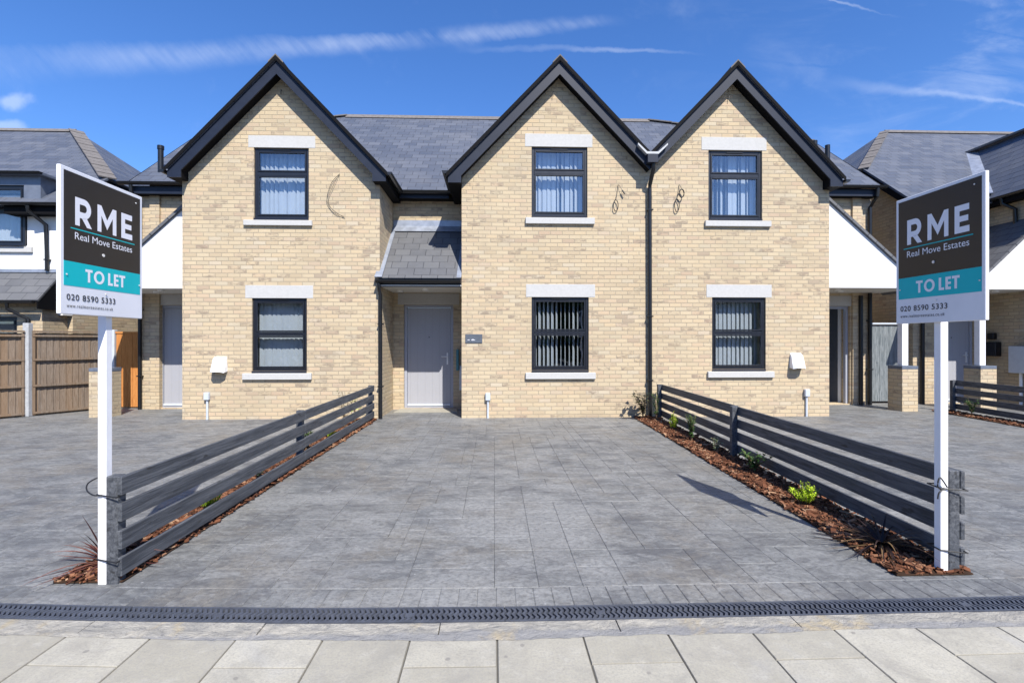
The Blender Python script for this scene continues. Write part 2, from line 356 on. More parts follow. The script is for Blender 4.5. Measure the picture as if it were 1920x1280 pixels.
class MB:
    def __init__(s): s.v = []; s.f = []; s.uv = {}; s.rnd = {}
    def add(s, vs, fs, r=None):
        o = len(s.v); s.v += [Vector(p) for p in vs]
        for f in fs:
            if r is not None: s.rnd[len(s.f)] = r
            s.f.append([o+i for i in f])
        return s
    def box(s, x0, x1, y0, y1, z0, z1, r=None):
        return s.add([(x0, y0, z0), (x1, y0, z0), (x1, y1, z0), (x0, y1, z0), (x0, y0, z1), (x1, y0, z1), (x1, y1, z1), (x0, y1, z1)],
                     [(0, 3, 2, 1), (4, 5, 6, 7), (0, 1, 5, 4), (1, 2, 6, 5), (2, 3, 7, 6), (3, 0, 4, 7)], r)
    def hexa(s, p, r=None):   # p: 8 points, bottom ring then top ring
        return s.add(p, [(0, 3, 2, 1), (4, 5, 6, 7), (0, 1, 5, 4), (1, 2, 6, 5), (2, 3, 7, 6), (3, 0, 4, 7)], r)
    def prism(s, poly, d, flip=False):   # poly: list of 3-D points, extruded by vector d
        n = len(poly); d = Vector(d); a = [Vector(p) for p in poly]; b = [p+d for p in a]
        fs = [tuple(range(n-1, -1, -1)), tuple(range(n, 2*n))] + [(i, (i+1) % n, n+(i+1) % n, n+i) for i in range(n)]
        return s.add(a+b, fs)
    def bar(s, a, b, w, h, up=(0, 0, 1)):   # rectangular bar from a to b, w across, h along up
        a = Vector(a); b = Vector(b); d = (b-a).normalized(); up = Vector(up); sd = d.cross(up).normalized(); u = sd.cross(d).normalized()
        q = [sd*(-w/2)-u*h/2, sd*(w/2)-u*h/2, sd*(w/2)+u*h/2, sd*(-w/2)+u*h/2]
        return s.add([a+k for k in q]+[b+k for k in q], [(0, 1, 2, 3), (7, 6, 5, 4), (0, 4, 5, 1), (1, 5, 6, 2), (2, 6, 7, 3), (3, 7, 4, 0)])
    def tube(s, pts, r, n=10, r2=None, cap=True):
        pts = [Vector(p) for p in pts]; m = len(pts); vs = []; fs = []
        ref = Vector((0, 0, 1))
        for i, p in enumerate(pts):
            d = (pts[min(i+1, m-1)]-pts[max(i-1, 0)]).normalized()
            a = d.cross(ref)
            if a.length < .05: a = d.cross(Vector((1, 0, 0)))
            a.normalize(); b = d.cross(a)
            rr = r if r2 is None else r+(r2-r)*i/(m-1)
            vs += [p+a*rr*math.cos(2*math.pi*k/n)+b*rr*math.sin(2*math.pi*k/n) for k in range(n)]
        for i in range(m-1):
            fs += [(i*n+k, i*n+(k+1) % n, (i+1)*n+(k+1) % n, (i+1)*n+k) for k in range(n)]
        if cap: fs += [tuple(range(n-1, -1, -1)), tuple(range((m-1)*n, m*n))]
        return s.add(vs, fs)
    def roof(s, poly, th=.045):      # roof plane with slope-aligned UV in metres, thickness downward
        a = [Vector(p) for p in poly]; n = len(a)
        nr = Vector((0, 0, 0))
        for i in range(n): nr += a[i].cross(a[(i+1) % n])
        nr.normalize()
        if nr.z < 0: nr = -nr; a.reverse()
        h = Vector((0, 0, 1)).cross(nr).normalized(); sl_ = nr.cross(h)
        base = len(s.f)
        b = [p-nr*th for p in a]
        s.add(a+b, [tuple(range(n)), tuple(range(2*n-1, n-1, -1))]+[(i, n+i, n+(i+1) % n, (i+1) % n) for i in range(n)])
        for k in range(base, len(s.f)):
            s.uv[k] = [(s.v[i].dot(h), s.v[i].dot(sl_)) for i in s.f[k]]
        return s
    def build(s, name, m, parent=None, smooth=False, bevel=0.0, label=None, fixn=True):
        me = bpy.data.meshes.new(name); og = org(parent)
        me.from_pydata([p-og for p in s.v], [], s.f)
        if s.uv:
            ul = me.uv_layers.new(name='UVMap')
            for p in me.polygons:
                if p.index in s.uv:
                    for li, c in zip(p.loop_indices, s.uv[p.index]): ul.data[li].uv = c
        if s.rnd:
            at = me.attributes.new('rnd', 'FLOAT', 'FACE')
            for k, v in s.rnd.items(): at.data[k].value = v
        if fixn and not s.uv and not s.rnd or bevel:
            bm = bmesh.new(); bm.from_mesh(me)
            bmesh.ops.recalc_face_normals(bm, faces=bm.faces)
            if bevel: bmesh.ops.bevel(bm, geom=[e for e in bm.edges if e.is_manifold and e.calc_face_angle(0) > .6], offset=bevel, segments=1, affect='EDGES', clamp_overlap=True)
            bm.to_mesh(me); bm.free()
        me.materials.append(MATS[m])
        if smooth:
            for p in me.polygons: p.use_smooth = True
            try: me.set_sharp_from_angle(angle=rad(40))
            except Exception: pass
        o = bpy.data.objects.new(name, me); C.objects.link(o)
        if parent: o.parent = parent; ORG[o.name] = og
        if label: o['label'] = label
        return o

def wall(name, outer, holes, y, th, m, parent):
    """wall facing -Y at y, outline and openings in (x, z), thickness th backwards"""
    bm = bmesh.new(); og = org(parent); es = []
    for lp in [outer]+holes:
        vs = [bm.verts.new(Vector((a, y, b))-og) for a, b in lp]
        es += [bm.edges.new((vs[i], vs[(i+1) % len(vs)])) for i in range(len(vs))]
    bmesh.ops.triangle_fill(bm, use_beauty=True, use_dissolve=False, edges=es)
    r = bmesh.ops.extrude_face_region(bm, geom=list(bm.faces))
    bmesh.ops.translate(bm, verts=[v for v in r['geom'] if isinstance(v, bmesh.types.BMVert)], vec=(0, th, 0))
    bmesh.ops.recalc_face_normals(bm, faces=bm.faces)
    me = bpy.data.meshes.new(name); bm.to_mesh(me); bm.free(); me.materials.append(MATS[m])
    o = bpy.data.objects.new(name, me); C.objects.link(o); o.parent = parent; ORG[o.name] = og; return o
def rect(x0, x1, z0, z1): return [(x0, z0), (x1, z0), (x1, z1), (x0, z1)]

# ------------------------------------------------------------------ ground, road, driveway, pavement
g = MB().add([(-400, -400, -.06), (400, -400, -.06), (400, 400, -.06), (-400, 400, -.06)], [(0, 1, 2, 3)]).build('ground', 'asphalt'); tag(g, kind='structure')

def bow(x, y):
    # the back edge of the pavement is very slightly bowed
    q = min(abs(x-.25), 4.0)
    return (.015 if x < .25 else .002)*q*q*max(0.0, min(1.0, 1-(y-2.72)/2.2))
def bend(mb):
    for v in mb.v: v.y += bow(v.x, v.y)
    return mb
def stones(mb, x0, x1, y0, y1, rr, gap=.0038, dz=.0045):
    """bevelled stones: flat top face, sloping rim down into the joint"""
    for (a, b, c, d) in rr:
        i = gap*.3; o = gap*1.0
        r = R.random(); k = [R.uniform(-.0015, .0015) for _ in range(4)]
        vs = [(a+o+k[0], c+o+k[1], 0), (b-o+k[2], c+o+k[1], 0), (b-o+k[2], d-o+k[3], 0), (a+o+k[0], d-o+k[3], 0),
              (a, c, -dz), (b, c, -dz), (b, d, -dz), (a, d, -dz)]
        mb.add(vs, [(0, 1, 2, 3), (4, 5, 1, 0), (5, 6, 2, 1), (6, 7, 3, 2), (7, 4, 0, 3)], r)
def ashlar(x0, x1, y0, y1, cell):
    nx = int(round((x1-x0)/cell)); ny = int(round((y1-y0)/cell)); used = [[False]*ny for _ in range(nx)]; out = []
    sizes = [(4, 3), (3, 3), (4, 2), (3, 2), (2, 3), (2, 2), (4, 4), (2, 4)]
    for j in range(ny):
        for i in range(nx):
            if used[i][j]: continue
            ss = sizes[:]; R.shuffle(ss)
            for w, h in ss+[(2, 1), (1, 2), (1, 1)]:
                if i+w <= nx and j+h <= ny and all(not used[p][q] for p in range(i, i+w) for q in range(j, j+h)):
                    for p in range(i, i+w):
                        for q in range(j, j+h): used[p][q] = True
                    out.append((x0+i*cell, x0+(i+w)*cell, y0+j*cell, y0+(j+h)*cell)); break
    return out
mb = MB()
stones(mb, 0, 0, 0, 0, ashlar(-14.04, 14.04, 2.95, 11.92, .13))
sold = []; xx = -9.0
while xx < 9.0: sold.append((xx, xx+.106, 2.732, 2.95)); xx += .106
stones(mb, 0, 0, 0, 0, sold, gap=.005)
drive = bend(mb).build('driveway', 'stamped_concrete'); tag(drive, kind='structure')

mb = MB(); rr = []
for k in range(-16, 17):
    x0 = .013+.418*k; off = 2.235 if k % 2 else 1.93
    ys = [2.465, off, off-.6, off-1.2, off-1.8, off-2.4]
    for a, b in zip(ys, ys[1:]): rr.append((x0, x0+.418, b, a))
stones(mb, 0, 0, 0, 0, rr, gap=.006, dz=.009)
tag(bend(mb).build('pavement', 'paving_slab'), kind='structure')
mb = MB(); xx = -9.2
while xx < 9:
    w = .9+R.uniform(-.02, .02); 
    h_ = .002+R.uniform(-.002, .003)
    for q in range(3): mb.box(xx+w*q/3, xx+w*(q+1)/3-(.006 if q == 2 else 0), 2.468, 2.582, -.05, h_)
    xx += w
nx = 420; top = []; bot = []
from mathutils import noise as mnoise
for k in range(nx+1):
    x = -4.2+8.4*k/nx
    w_ = .028+.030*mnoise.noise((x*1.3, 1.7, 0))+.016*mnoise.noise((x*6, 4.2, 0))+.006*mnoise.noise((x*30, 9, 0))
    top.append((x, 2.474, .0042)); bot.append((x, 2.466-max(.004, w_), .0012))
mb.add(top+bot, [(nx+1+k, nx+2+k, k+1, k) for k in range(nx)])
tag(bend(mb).build('kerb', 'kerb_concrete'), kind='structure')
tag(MB().add([(-40, -7.5, -.052), (40, -7.5, -.052), (40, -.3, -.052), (-40, -.3, -.052)], [(0, 1, 2, 3)]).build('road', 'asphalt'), kind='structure')

# ------------------------------------------------------------------ channel drain
dr = thing('channel_drain', 'black plastic channel drain with chevron grating along the foot of the driveway', 'drain', (0, 2.635, 0))
ch = MB()
for k in range(24): ch.box(-6+k*.5, -5.5+k*.5, 2.588, 2.728, -.055, -.05)
bend(ch).build('channel', 'soffit_black', dr)
y0, y1, ym = 2.586, 2.730, 2.658
def grate(xo):
    mb = MB()
    mb.box(xo+.002, xo+.998, y0, y0+.013, -.03, .004); mb.box(xo+.002, xo+.998, y1-.013, y1, -.03, .004)
    n = 36
    for i in range(n):
        xc = xo+(i+.5)/n
        w = .0145; s_ = .016
        for (ya, yb, sa, sb) in ((y0+.012, ym-.03, 0, s_), (ym-.03, ym, s_, 0), (ym, ym+.03, 0, s_), (ym+.03, y1-.012, s_, 0)):
            mb.hexa([(xc+sa-w/2, ya, -.012), (xc+sa+w/2+.003, ya, -.012), (xc+sb+w/2+.003, yb, -.012), (xc+sb-w/2, yb, -.012),
                     (xc+sa-w/2, ya, .002), (xc+sa+w/2, ya, .002), (xc+sb+w/2, yb, .002), (xc+sb-w/2, yb, .002)])
    mb.box(xo+.48, xo+.53, ym-.018, ym+.018, -.012, .003)
    return mb
for k in range(12):
    bend(grate(-5.945+k)).build('grating', 'drain_plastic', dr)

# ------------------------------------------------------------------ windows, doors and other house parts
def window(parent, x0, x1, z0, z1, y, split, blind='slats', seed=0, tilt=35):
    """black casement; y = wall face. split = fraction of height of the top light"""
    rr = random.Random(seed)
    yf = y+.035; yb = yf+.07; w = .055
    f = MB()
    zt = z1-(z1-z0)*split
    f.box(x0, x0+w, yf, yb, z0, z1); f.box(x1-w, x1, yf, yb, z0, z1)
    f.box(x0+w, x1-w, yf, yb, z1-w, z1); f.box(x0+w, x1-w, yf, yb, z0, z0+w); f.box(x0+w, x1-w, yf, yb, zt-.035, zt+.035)
    fr = f.build('window', 'frame_black', parent, bevel=.004)
    s = MB()
    for a, b in ((z0+w, zt-.035), (zt+.035, z1-w)):
        t = .03
        s.box(x0+w+.003, x0+w+t, yf-.012, yf+.03, a+.003, b-.003); s.box(x1-w-t, x1-w-.003, yf-.012, yf+.03, a+.003, b-.003)
        s.box(x0+w+t, x1-w-t, yf-.012, yf+.03, b-t, b-.003); s.box(x0+w+t, x1-w-t, yf-.012, yf+.03, a+.003, a+t)
    s.build('sash', 'frame_black', fr, bevel=.003)
    MB().box(x0+.002, x1-.002, y-.025, yf-.001, z0-.028, z0-.001).build('window_ledge', 'anthracite', fr, bevel=.004)
    xm = (x0+x1)/2
    MB().box(xm-.16, xm+.16, yf-.012, yf-.0005, z1-.045, z1-.018).build('trickle_vent', 'black_plastic', fr, bevel=.003)
    MB().box(x0+w-.01, x1-w+.01, yf+.012, yf+.022, z0+w-.01, z1-w+.01).build('pane', 'glass', fr)
    if blind:
        b = MB(); n = int((x1-x0-.08)/.082); yb_ = y+.215
        for k in range(n):
            xc = x0+.05+(k+.5)*(x1-x0-.1)/n
            a = rad(tilt+rr.uniform(-14, 14))
            if blind == 'mixed' and rr.random() < .25: a = rad(5)
            dx, dy = .0445*math.cos(a), .0445*math.sin(a); zt_, zb_ = z1+.03, z0+.02
            c = .006
            b.add([(xc-dx, yb_-dy, zb_), (xc+c*math.sin(a), yb_-c, zb_), (xc+dx, yb_+dy, zb_), (xc-dx, yb_-dy, zt_), (xc+c*math.sin(a), yb_-c, zt_), (xc+dx, yb_+dy, zt_)], [(0, 1, 4, 3), (1, 2, 5, 4)])
            b.tube([(xc, yb_, zb_), (xc+.04, yb_-.01, zb_-.012), (xc+.082, yb_, zb_)], .003, 4)
        b.build('blind', 'blind_fabric', fr, fixn=False)
    return fr
def lintel(parent, x0, x1, z0, z1, y, d=.006):
    return MB().box(x0, x1, y-d, y+.12, z0, z1).build('lintel', 'cast_stone', parent, bevel=.004)
def sill(parent, x0, x1, z0, z1, y, d=.055):
    return MB().hexa([(x0, y-d, z0), (x1, y-d, z0), (x1, y+.1, z0), (x0, y+.1, z0), (x0, y-d, z1-.012), (x1, y-d, z1-.012), (x1, y+.1, z1), (x0, y+.1, z1)]).build('sill', 'cast_stone', parent, bevel=.005)
def door(parent, x0, x1, z0, z1, y, handle=True, mirror=False):
    w = .06
    f = MB().box(x0, x0+w, y-.02, y+.06, z0, z1).box(x1-w, x1, y-.02, y+.06, z0, z1).box(x0+w, x1-w, y-.02, y+.06, z1-w, z1)
    f.box(x0+w, x1-w, y-.03, y+.06, z0, z0+.028).build('door_frame', 'door_frame_paint', parent, bevel=.004)
    d = MB().box(x0+w+.004, x1-w-.004, y+.006, y+.05, z0+.03, z1-w-.004).build('door', 'door_paint', parent, bevel=.004)
    MB().box(x0+w+.004, x1-w-.004, y-.022, y+.005, z0+.04, z0+.085).build('weather_bar', 'grey_plastic', d, bevel=.004)
    hx = x1-w-.07 if not mirror else x0+w+.07; sg = -1 if not mirror else 1
    h = MB().box(hx-.016, hx+.016, y-.006, y+.005, z0+.92, z0+1.17)
    h.tube([(hx, y-.004, z0+1.09), (hx, y-.045, z0+1.09), (hx+sg*.03, y-.052, z0+1.09), (hx+sg*.125, y-.05, z0+1.09)], .009, 8)
    h.build('handle', 'steel', d, smooth=True)
    MB().tube([((x0+x1)/2, y+.0, z0+1.5), ((x0+x1)/2, y+.008, z0+1.5)], .012, 10).build('spyhole', 'black_plastic', d)
    return d
def gutter(parent, a, b, front, r=.06, name='gutter'):
    """half-round gutter from a to b; front = unit vector towards the outside"""
    a = Vector(a); b = Vector(b); fr = Vector(front); n = 8; mb = MB(); pr = []
    for k in range(n+1):
        t = math.pi*k/n; pr.append(fr*(-math.cos(t)*r)+Vector((0, 0, -math.sin(t)*r)))
    for k in range(n, -1, -1):
        t = math.pi*k/n; q = r-.008; pr.append(fr*(-math.cos(t)*q)+Vector((0, 0, -math.sin(t)*q)))
    m = len(pr); vs = [a+p for p in pr]+[b+p for p in pr]
    fs = [(i, (i+1) % m, m+(i+1) % m, m+i) for i in range(m)]
    fs += [tuple(range(n+1)), tuple(range(m+n, m-1, -1))]
    mb.add(vs, fs); return mb.build(name, 'black_plastic', parent, smooth=True)
def downpipe(parent, pts, r=.034, clips=()):
    p = MB().tube(pts, r, 12).build('downpipe', 'black_plastic', parent, smooth=True)
    for (x, y, z) in clips: MB().box(x-.05, x+.05, y-r-.006, y+r+.03, z-.012, z+.012).build('pipe_clip', 'black_plastic', p, bevel=.004)
    return p
def conduit(parent, x, y, h=.5):
    c = MB().tube([(x, y-.022, 0), (x, y-.022, h-.12)], .02, 12).build('conduit', 'grey_plastic', parent, smooth=True)
    MB().box(x-.045, x+.045, y-.07, y, h-.14, h).build('conduit_box', 'grey_plastic', c, bevel=.008)
def vent_hood(parent, x, y, z, w=.25, h=.32):
    o = MB(); d = .19
    # narrow at the head, flaring forward and out, open below
    rows = [(z+h, w*.40, .03, .02), (z+h-.02, w*.46, .07, .05), (z+h*.45, w*.5, .14, .1), (z+.05, w*.5, d, .13)]
    vs = []; fs = []
    for (zz, hw, dep, ch) in rows:
        vs += [(x-hw, y-.002, zz), (x-hw, y-ch, zz-.02), (x-hw*.55, y-dep, zz), (x+hw*.55, y-dep, zz), (x+hw, y-ch, zz-.02), (x+hw, y-.002, zz)]
    for i in range(3):
        fs += [(i*6+k, i*6+k+1, (i+1)*6+k+1, (i+1)*6+k) for k in range(5)]
    fs += [(5, 4, 3, 2, 1, 0)]
    o.add(vs, fs); ob = o.build('vent_hood', 'white_plastic', parent, smooth=False)
    md = ob.modifiers.new('s', 'SOLIDIFY'); md.thickness = .006
    MB().tube([(x, y-.004, z+.1), (x, y-.09, z+.1)], .06, 14).build('vent_pipe', 'black_plastic', ob, smooth=True)

PT = 1.04   # gable pitch
def gable(parent, xa, za, xl, xr, yb=9.27, ye=12.6, lend=True, rend=True, valley=None):
    """roof of a front gable: apex (xa, za) of the covering; eave ends xl, xr; boards hang below"""
    slab = .05
    for sx, xe in ((-1, xl), (1, xr)):
        dz = abs(xe-xa)*PT
        r = MB().roof([(xa, yb-.035, za), (xe, yb-.035, za-dz), (xe, ye, za-dz), (xa, ye, za)], slab)
        r.build('roof', 'slate', parent)
    # ridge capping
    k = .13
    rc = MB()
    yy = yb-.04
    while yy < ye-.5:
        for sx in (-1, 1):
            rc.hexa([(xa, yy, za+.005), (xa+sx*k, yy, za-k*PT+.005), (xa+sx*k, yy+.44, za-k*PT+.005), (xa, yy+.44, za+.005),
                     (xa, yy, za+.035), (xa+sx*(k+.008), yy, za-k*PT+.028), (xa+sx*(k+.008), yy+.44, za-k*PT+.028), (xa, yy+.44, za+.035)])
        yy += .45
    rc.build('ridge_tiles', 'ridge_tile', parent)
    # barge boards (front face at yb), two parts
    hb = .235; t0 = .075
    def bz(x): return za-t0-abs(x-xa)*PT
    for sx, xe, box in ((-1, xl, lend), (1, xr, rend)):
        xo = xe-sx*.02
        if box:
            xi = xe-sx*.26
            zb = bz(xo)-.115
            poly = [(xa, yb, bz(xa)), (xo, yb, bz(xo)), (xo, yb, zb), (xi+sx*.0, yb, zb), (xi, yb, bz(xi)-hb), (xa, yb, bz(xa)-hb)]
        else:
            poly = [(xa, yb, bz(xa)), (xe, yb, bz(xe)), (xe, yb, bz(xe)-hb), (xa, yb, bz(xa)-hb)]
        MB().prism(poly, (0, .025, 0)).build('barge_board', 'anthracite', parent)
        ex = xe+sx*.012 if box else xe
        MB().prism([(xa, yb-.046, za+.006), (ex, yb-.046, za+.006-abs(ex-xa)*PT), (ex, yb-.046, za-.074-abs(ex-xa)*PT), (xa, yb-.046, za-.074)], (0, .0105, 0)).build('verge_trim', 'soffit_black', parent)
        # soffit under the verge, from board back to wall
        th = .02; z1 = bz(xa)-hb+.03; xq = xe if not box else xe-sx*.26
        MB().prism([(xa, yb+.027, z1), (xq, yb+.027, z1-abs(xq-xa)*PT), (xq, yb+.027, z1-abs(xq-xa)*PT+th), (xa, yb+.027, z1+th)], (0, .2, 0)).build('soffit', 'soffit_black', parent)
        if box:
            # eave box running back along the side wall
            x1_, x2_ = sorted((xo, xe-sx*.26))
            MB().box(x1_+.001, x2_-.001, yb+.026, 10.9, zb, zb+.16).build('fascia', 'soffit_black', parent)
    return

def house_walls(parent, x0, x1, xa, za, ups, los, m='buff_brick', yb=9.5, depth=1.3):
    """gable wall with two openings; za is the apex of the covering"""
    zt = za-.18
    e0 = zt-abs(x0-xa)*PT; e1 = zt-abs(x1-xa)*PT
    wall('wall', [(x0, -.05), (x1, -.05), (x1, e1), (xa, zt), (x0, e0)], [rect(*ups), rect(*los)], yb, .3, m, parent)
    return e0, e1

def hip(parent, a, b, w=.26):
    a = Vector(a); b = Vector(b); d = b-a; n = int(d.length/.32); mb = MB()
    for k in range(n):
        mb.bar(a+d*(k/n)+Vector((0, 0, .012+.005*(k % 2))), a+d*((k+.985)/n)+Vector((0, 0, .004+.005*(k % 2))), w, .03)
    mb.build('hip_tiles', 'ridge_tile', parent)
# ---- left house -------------------------------------------------------------
PM = .8     # main roof pitch
def zm(y): return 4.62+PM*(y-10.6)
YR = 14.69; ZR = zm(YR)
def main_roof(parent, x0, x1, ye, half=None, mat_='slate'):
    """x0..x1; half = ('L' or 'R', ridge end x, verge top y)"""
    yb = 2*YR
    if not half:
        MB().roof([(x0, ye, zm(ye)), (x1, ye, zm(ye)), (x1, YR, ZR), (x0, YR, ZR)]).build('roof', mat_, parent)
        MB().roof([(x0, YR, ZR), (x1, YR, ZR), (x1, yb-ye, zm(ye)), (x0, yb-ye, zm(ye))]).build('roof', mat_, parent)
        ra, rb = x0, x1
    else:
        sd, xr, yv = half
        xo, xi = (x0, x1) if sd == 'L' else (x1, x0)
        MB().roof([(xo, ye, zm(ye)), (xi, ye, zm(ye)), (xi, YR, ZR), (xr, YR, ZR), (xo, yv, zm(yv))]).build('roof', mat_, parent)
        MB().roof([(xo, yb-ye, zm(ye)), (xi, yb-ye, zm(ye)), (xi, YR, ZR), (xr, YR, ZR), (xo, yb-yv, zm(yv))]).build('roof', mat_, parent)
        MB().roof([(xo, yv, zm(yv)), (xr, YR, ZR), (xo, yb-yv, zm(yv))]).build('roof', mat_, parent)
        ra, rb = sorted((xr, xi))
        hip(parent, (xo, yv, zm(yv)), (xr, YR, ZR), .2)
        # gable end wall under the verge
        s_ = 1 if sd == 'L' else -1
        MB().prism([(xo-s_*.004, ye, zm(ye)-.07), (xo-s_*.004, ye, zm(ye)+.004), (xo-s_*.004, yv, zm(yv)+.004), (xo-s_*.004, yv, zm(yv)-.07)], (-s_*.012, 0, 0)).build('verge_trim', 'soffit_black', parent)
        xw = xo+s_*.28
        MB().prism([(xw, ye+.2, 0), (xw, ye+.2, zm(ye+.2)-.12), (xw, yv, zm(yv)-.12), (xw, yb-yv, zm(yv)-.12), (xw, yb-ye-.2, zm(ye)-.12), (xw, yb-ye-.2, 0)], (s_*.2, 0, 0)).build('wall', 'buff_brick', parent)
    MB().prism([(ra, YR-.16, ZR-.1), (ra, YR, ZR+.05), (ra, YR+.16, ZR-.1)], (rb-ra, 0, 0)).build('ridge_tiles', 'ridge_tile', parent)

LH = thing('gabled_house', 'leftmost gabled buff brick house, white hood to the left of its lower window', 'house', (-3.92, 9.5, 0), 'gabled houses of the terrace')
MH = thing('gabled_house', 'middle gabled buff brick house with grey front door and plaque under a slate porch', 'house', (1.2, 9.5, 0), 'gabled houses of the terrace')
RH = thing('gabled_house', 'gabled buff brick house right of the long downpipe, white hood right of its lower window', 'house', (4.6, 9.5, 0), 'gabled houses of the terrace')

# left
house_walls(LH, -5.72, -2.13, -3.925, 6.56, (-4.43, -3.43, 3.70, 5.00), (-4.465, -3.465, .885, 2.225))
window(LH, -4.43, -3.43, 3.70, 5.00, 9.5, .36, 'mixed', 1, 40)
window(LH, -4.465, -3.465, .885, 2.225, 9.5, .49, 'mixed', 2, 12)
lintel(LH, -4.53, -3.31, 5.002, 5.225, 9.5); lintel(LH, -4.585, -3.35, 2.227, 2.465, 9.5)
sill(LH, -4.60, -3.36, 3.56, 3.670, 9.5); sill(LH, -4.62, -3.37, .728, .855, 9.5)
MB().box(-2.43, -2.131, 9.801, 11.0, -.05, 4.60).build('wall', 'buff_brick', LH)
MB().box(-5.72, -5.42, 9.801, 11.2, -.05, 4.42).build('wall', 'buff_brick', LH)
gable(LH, -3.925, 6.56, -5.87, -1.95)
gutter(LH, (-1.912, 9.25, 4.50), (-1.912, 10.42, 4.50), (1, 0, 0), .055)
gutter(LH, (-5.93, 9.25, 4.50), (-5.93, 10.7, 4.50), (-1, 0, 0), .055)
main_roof(LH, -7.55, -2.131, 10.75, ('L', -4.23, 13.3))
# wing with side door
wall('wall', [(-7.52, -.05), (-5.721, -.05), (-5.721, 4.62), (-7.52, 4.62)], [rect(-7.12, -6.12, .02, 2.2)], 11.0, .28, 'buff_brick', LH)
door(LH, -7.12, -6.12, .02, 2.2, 11.08)
lintel(LH, -7.27, -5.98, 2.202, 2.425, 11.0)
MB().box(-7.54, -5.75, 10.79, 10.815, 4.5, 4.66).build('fascia', 'anthracite', LH); MB().box(-7.54, -5.75, 10.816, 11.0, 4.5, 4.515).build('soffit', 'soffit_black', LH)
gutter(LH, (-7.75, 10.72, 4.72), (-5.8, 10.72, 4.72), (0, -1, 0), .06)
downpipe(LH, [(-7.50, 10.72, 4.66), (-7.50, 10.74, 4.5), (-7.47, 10.95, 4.3), (-7.47, 10.95, 0)], .036, [(-7.47, 10.95, 3.2), (-7.47, 10.95, .7), (-7.47, 10.95, 2.1)])
# side porch: white gable cheek, slate slope to the left, brick pier with white post
def porch(parent, xw, xo, zt, zb, yf, yw, side):
    """white triangular panel from wall xw (top zt) down to xo (zb)"""
    s = -1 if xo < xw else 1
    MB().prism([(xw, yf, zb), (xo, yf, zb), (xo, yf, zb+.02), (xw, yf, zt)], (0, .03, 0)).build('porch_panel', 'white_board', parent)
    dx = abs(xo-xw); p = (zt-zb)/dx
    MB().roof([(xw, yf-.05, zt+.07), (xo+s*.09, yf-.05, zb+.07-p*.09), (xo+s*.09, yw, zb+.07-p*.09), (xw, yw, zt+.07)], .05).build('porch_roof', 'weathered_slate', parent)
    MB().bar((xw, yf-.012, zt+.022), (xo+s*.05, yf-.012, zb+.022-p*.05), .02, .05, up=(-s*p, 0, 1)).build('verge_trim', 'zinc', parent)
    MB().box(min(xw, xo), max(xw, xo), yf+.031, yw, zb+.005, zb+.02).build('soffit', 'soffit_white', parent)
    xm = xw+s*.75
    for k in (0, 1): MB().tube([(xm+k*s*.28, yf+.3+.3*k, zb-.03), (xm+k*s*.28, yf+.3+.3*k, zb+.004)], .06, 14).build('porch_light', 'lamp_glass', parent, smooth=True)
    gutter(parent, (xo+s*.13, yf-.03, zb+.02), (xo+s*.13, yw, zb+.02), (s, 0, 0), .05)
def pier(parent, x0, x1, y0, y1, h=.86):
    p = MB().box(x0, x1, y0, y1, -.02, h).build('pier', 'buff_brick', parent)
    MB().box(x0-.004, x1+.004, y0-.004, y1+.004, h+.001, h+.068).build('pier_cap', 'blue_engineering_brick', p, bevel=.004)
    return p
porch(LH, -5.722, -7.5, 4.07, 2.43, 9.78, 10.99, -1)
pier(LH, -7.62, -7.27, 9.8, 10.14)
MB().box(-7.50, -7.38, 9.92, 10.04, .93, 2.435).build('post', 'white_paint', LH, bevel=.006)
vent_hood(LH, -5.03+.0, 9.5, .83); conduit(LH, -5.26, 9.5, .5)
MB().tube([(-7.2, 11.2, 5.0), (-7.2, 11.2, 5.64)], .055, 14).tube([(-7.2, 11.2, 5.57), (-7.2, 11.2, 5.65)], .066, 14).build('flue', 'black_plastic', LH, smooth=True)
def cable(parent, pts, r=.006):
    r *= .75
    # smooth the path (Catmull-Rom)
    P = [Vector(p) for p in pts]; out = []
    for i in range(len(P)-1):
        p0, p1, p2, p3 = P[max(i-1, 0)], P[i], P[i+1], P[min(i+2, len(P)-1)]
        for k in range(6):
            t = k/6; out.append(.5*((2*p1)+(-p0+p2)*t+(2*p0-5*p1+4*p2-p3)*t*t+(-p0+3*p1-3*p2+p3)*t**3))
    out.append(P[-1]); return MB().tube(out, r, 6).build('cable', 'cable_black', parent, smooth=True)
yc = 9.485
cable(LH, [(-2.86, yc, 4.53), (-3.0, yc-.02, 4.36), (-3.08, yc-.03, 4.1), (-3.06, yc-.02, 3.95), (-2.92, yc-.02, 3.8), (-2.78, yc, 3.74)], .0055)
cable(LH, [(-2.86, yc, 4.53), (-2.93, yc-.03, 4.38), (-3.05, yc-.03, 4.1), (-3.03, yc-.02, 3.92), (-2.9, yc-.01, 3.80), (-2.76, yc, 3.71)], .0045)
for h_, xa_, zz in ((LH, -3.92, 6.06), (MH, 1.1, 6.10), (RH, 4.45, 6.09)):
    MB().tube([(xa_, 9.5, zz), (xa_, 9.46, zz), (xa_, 9.455, zz-.09)], .006, 6).build('hook', 'cable_black', h_)

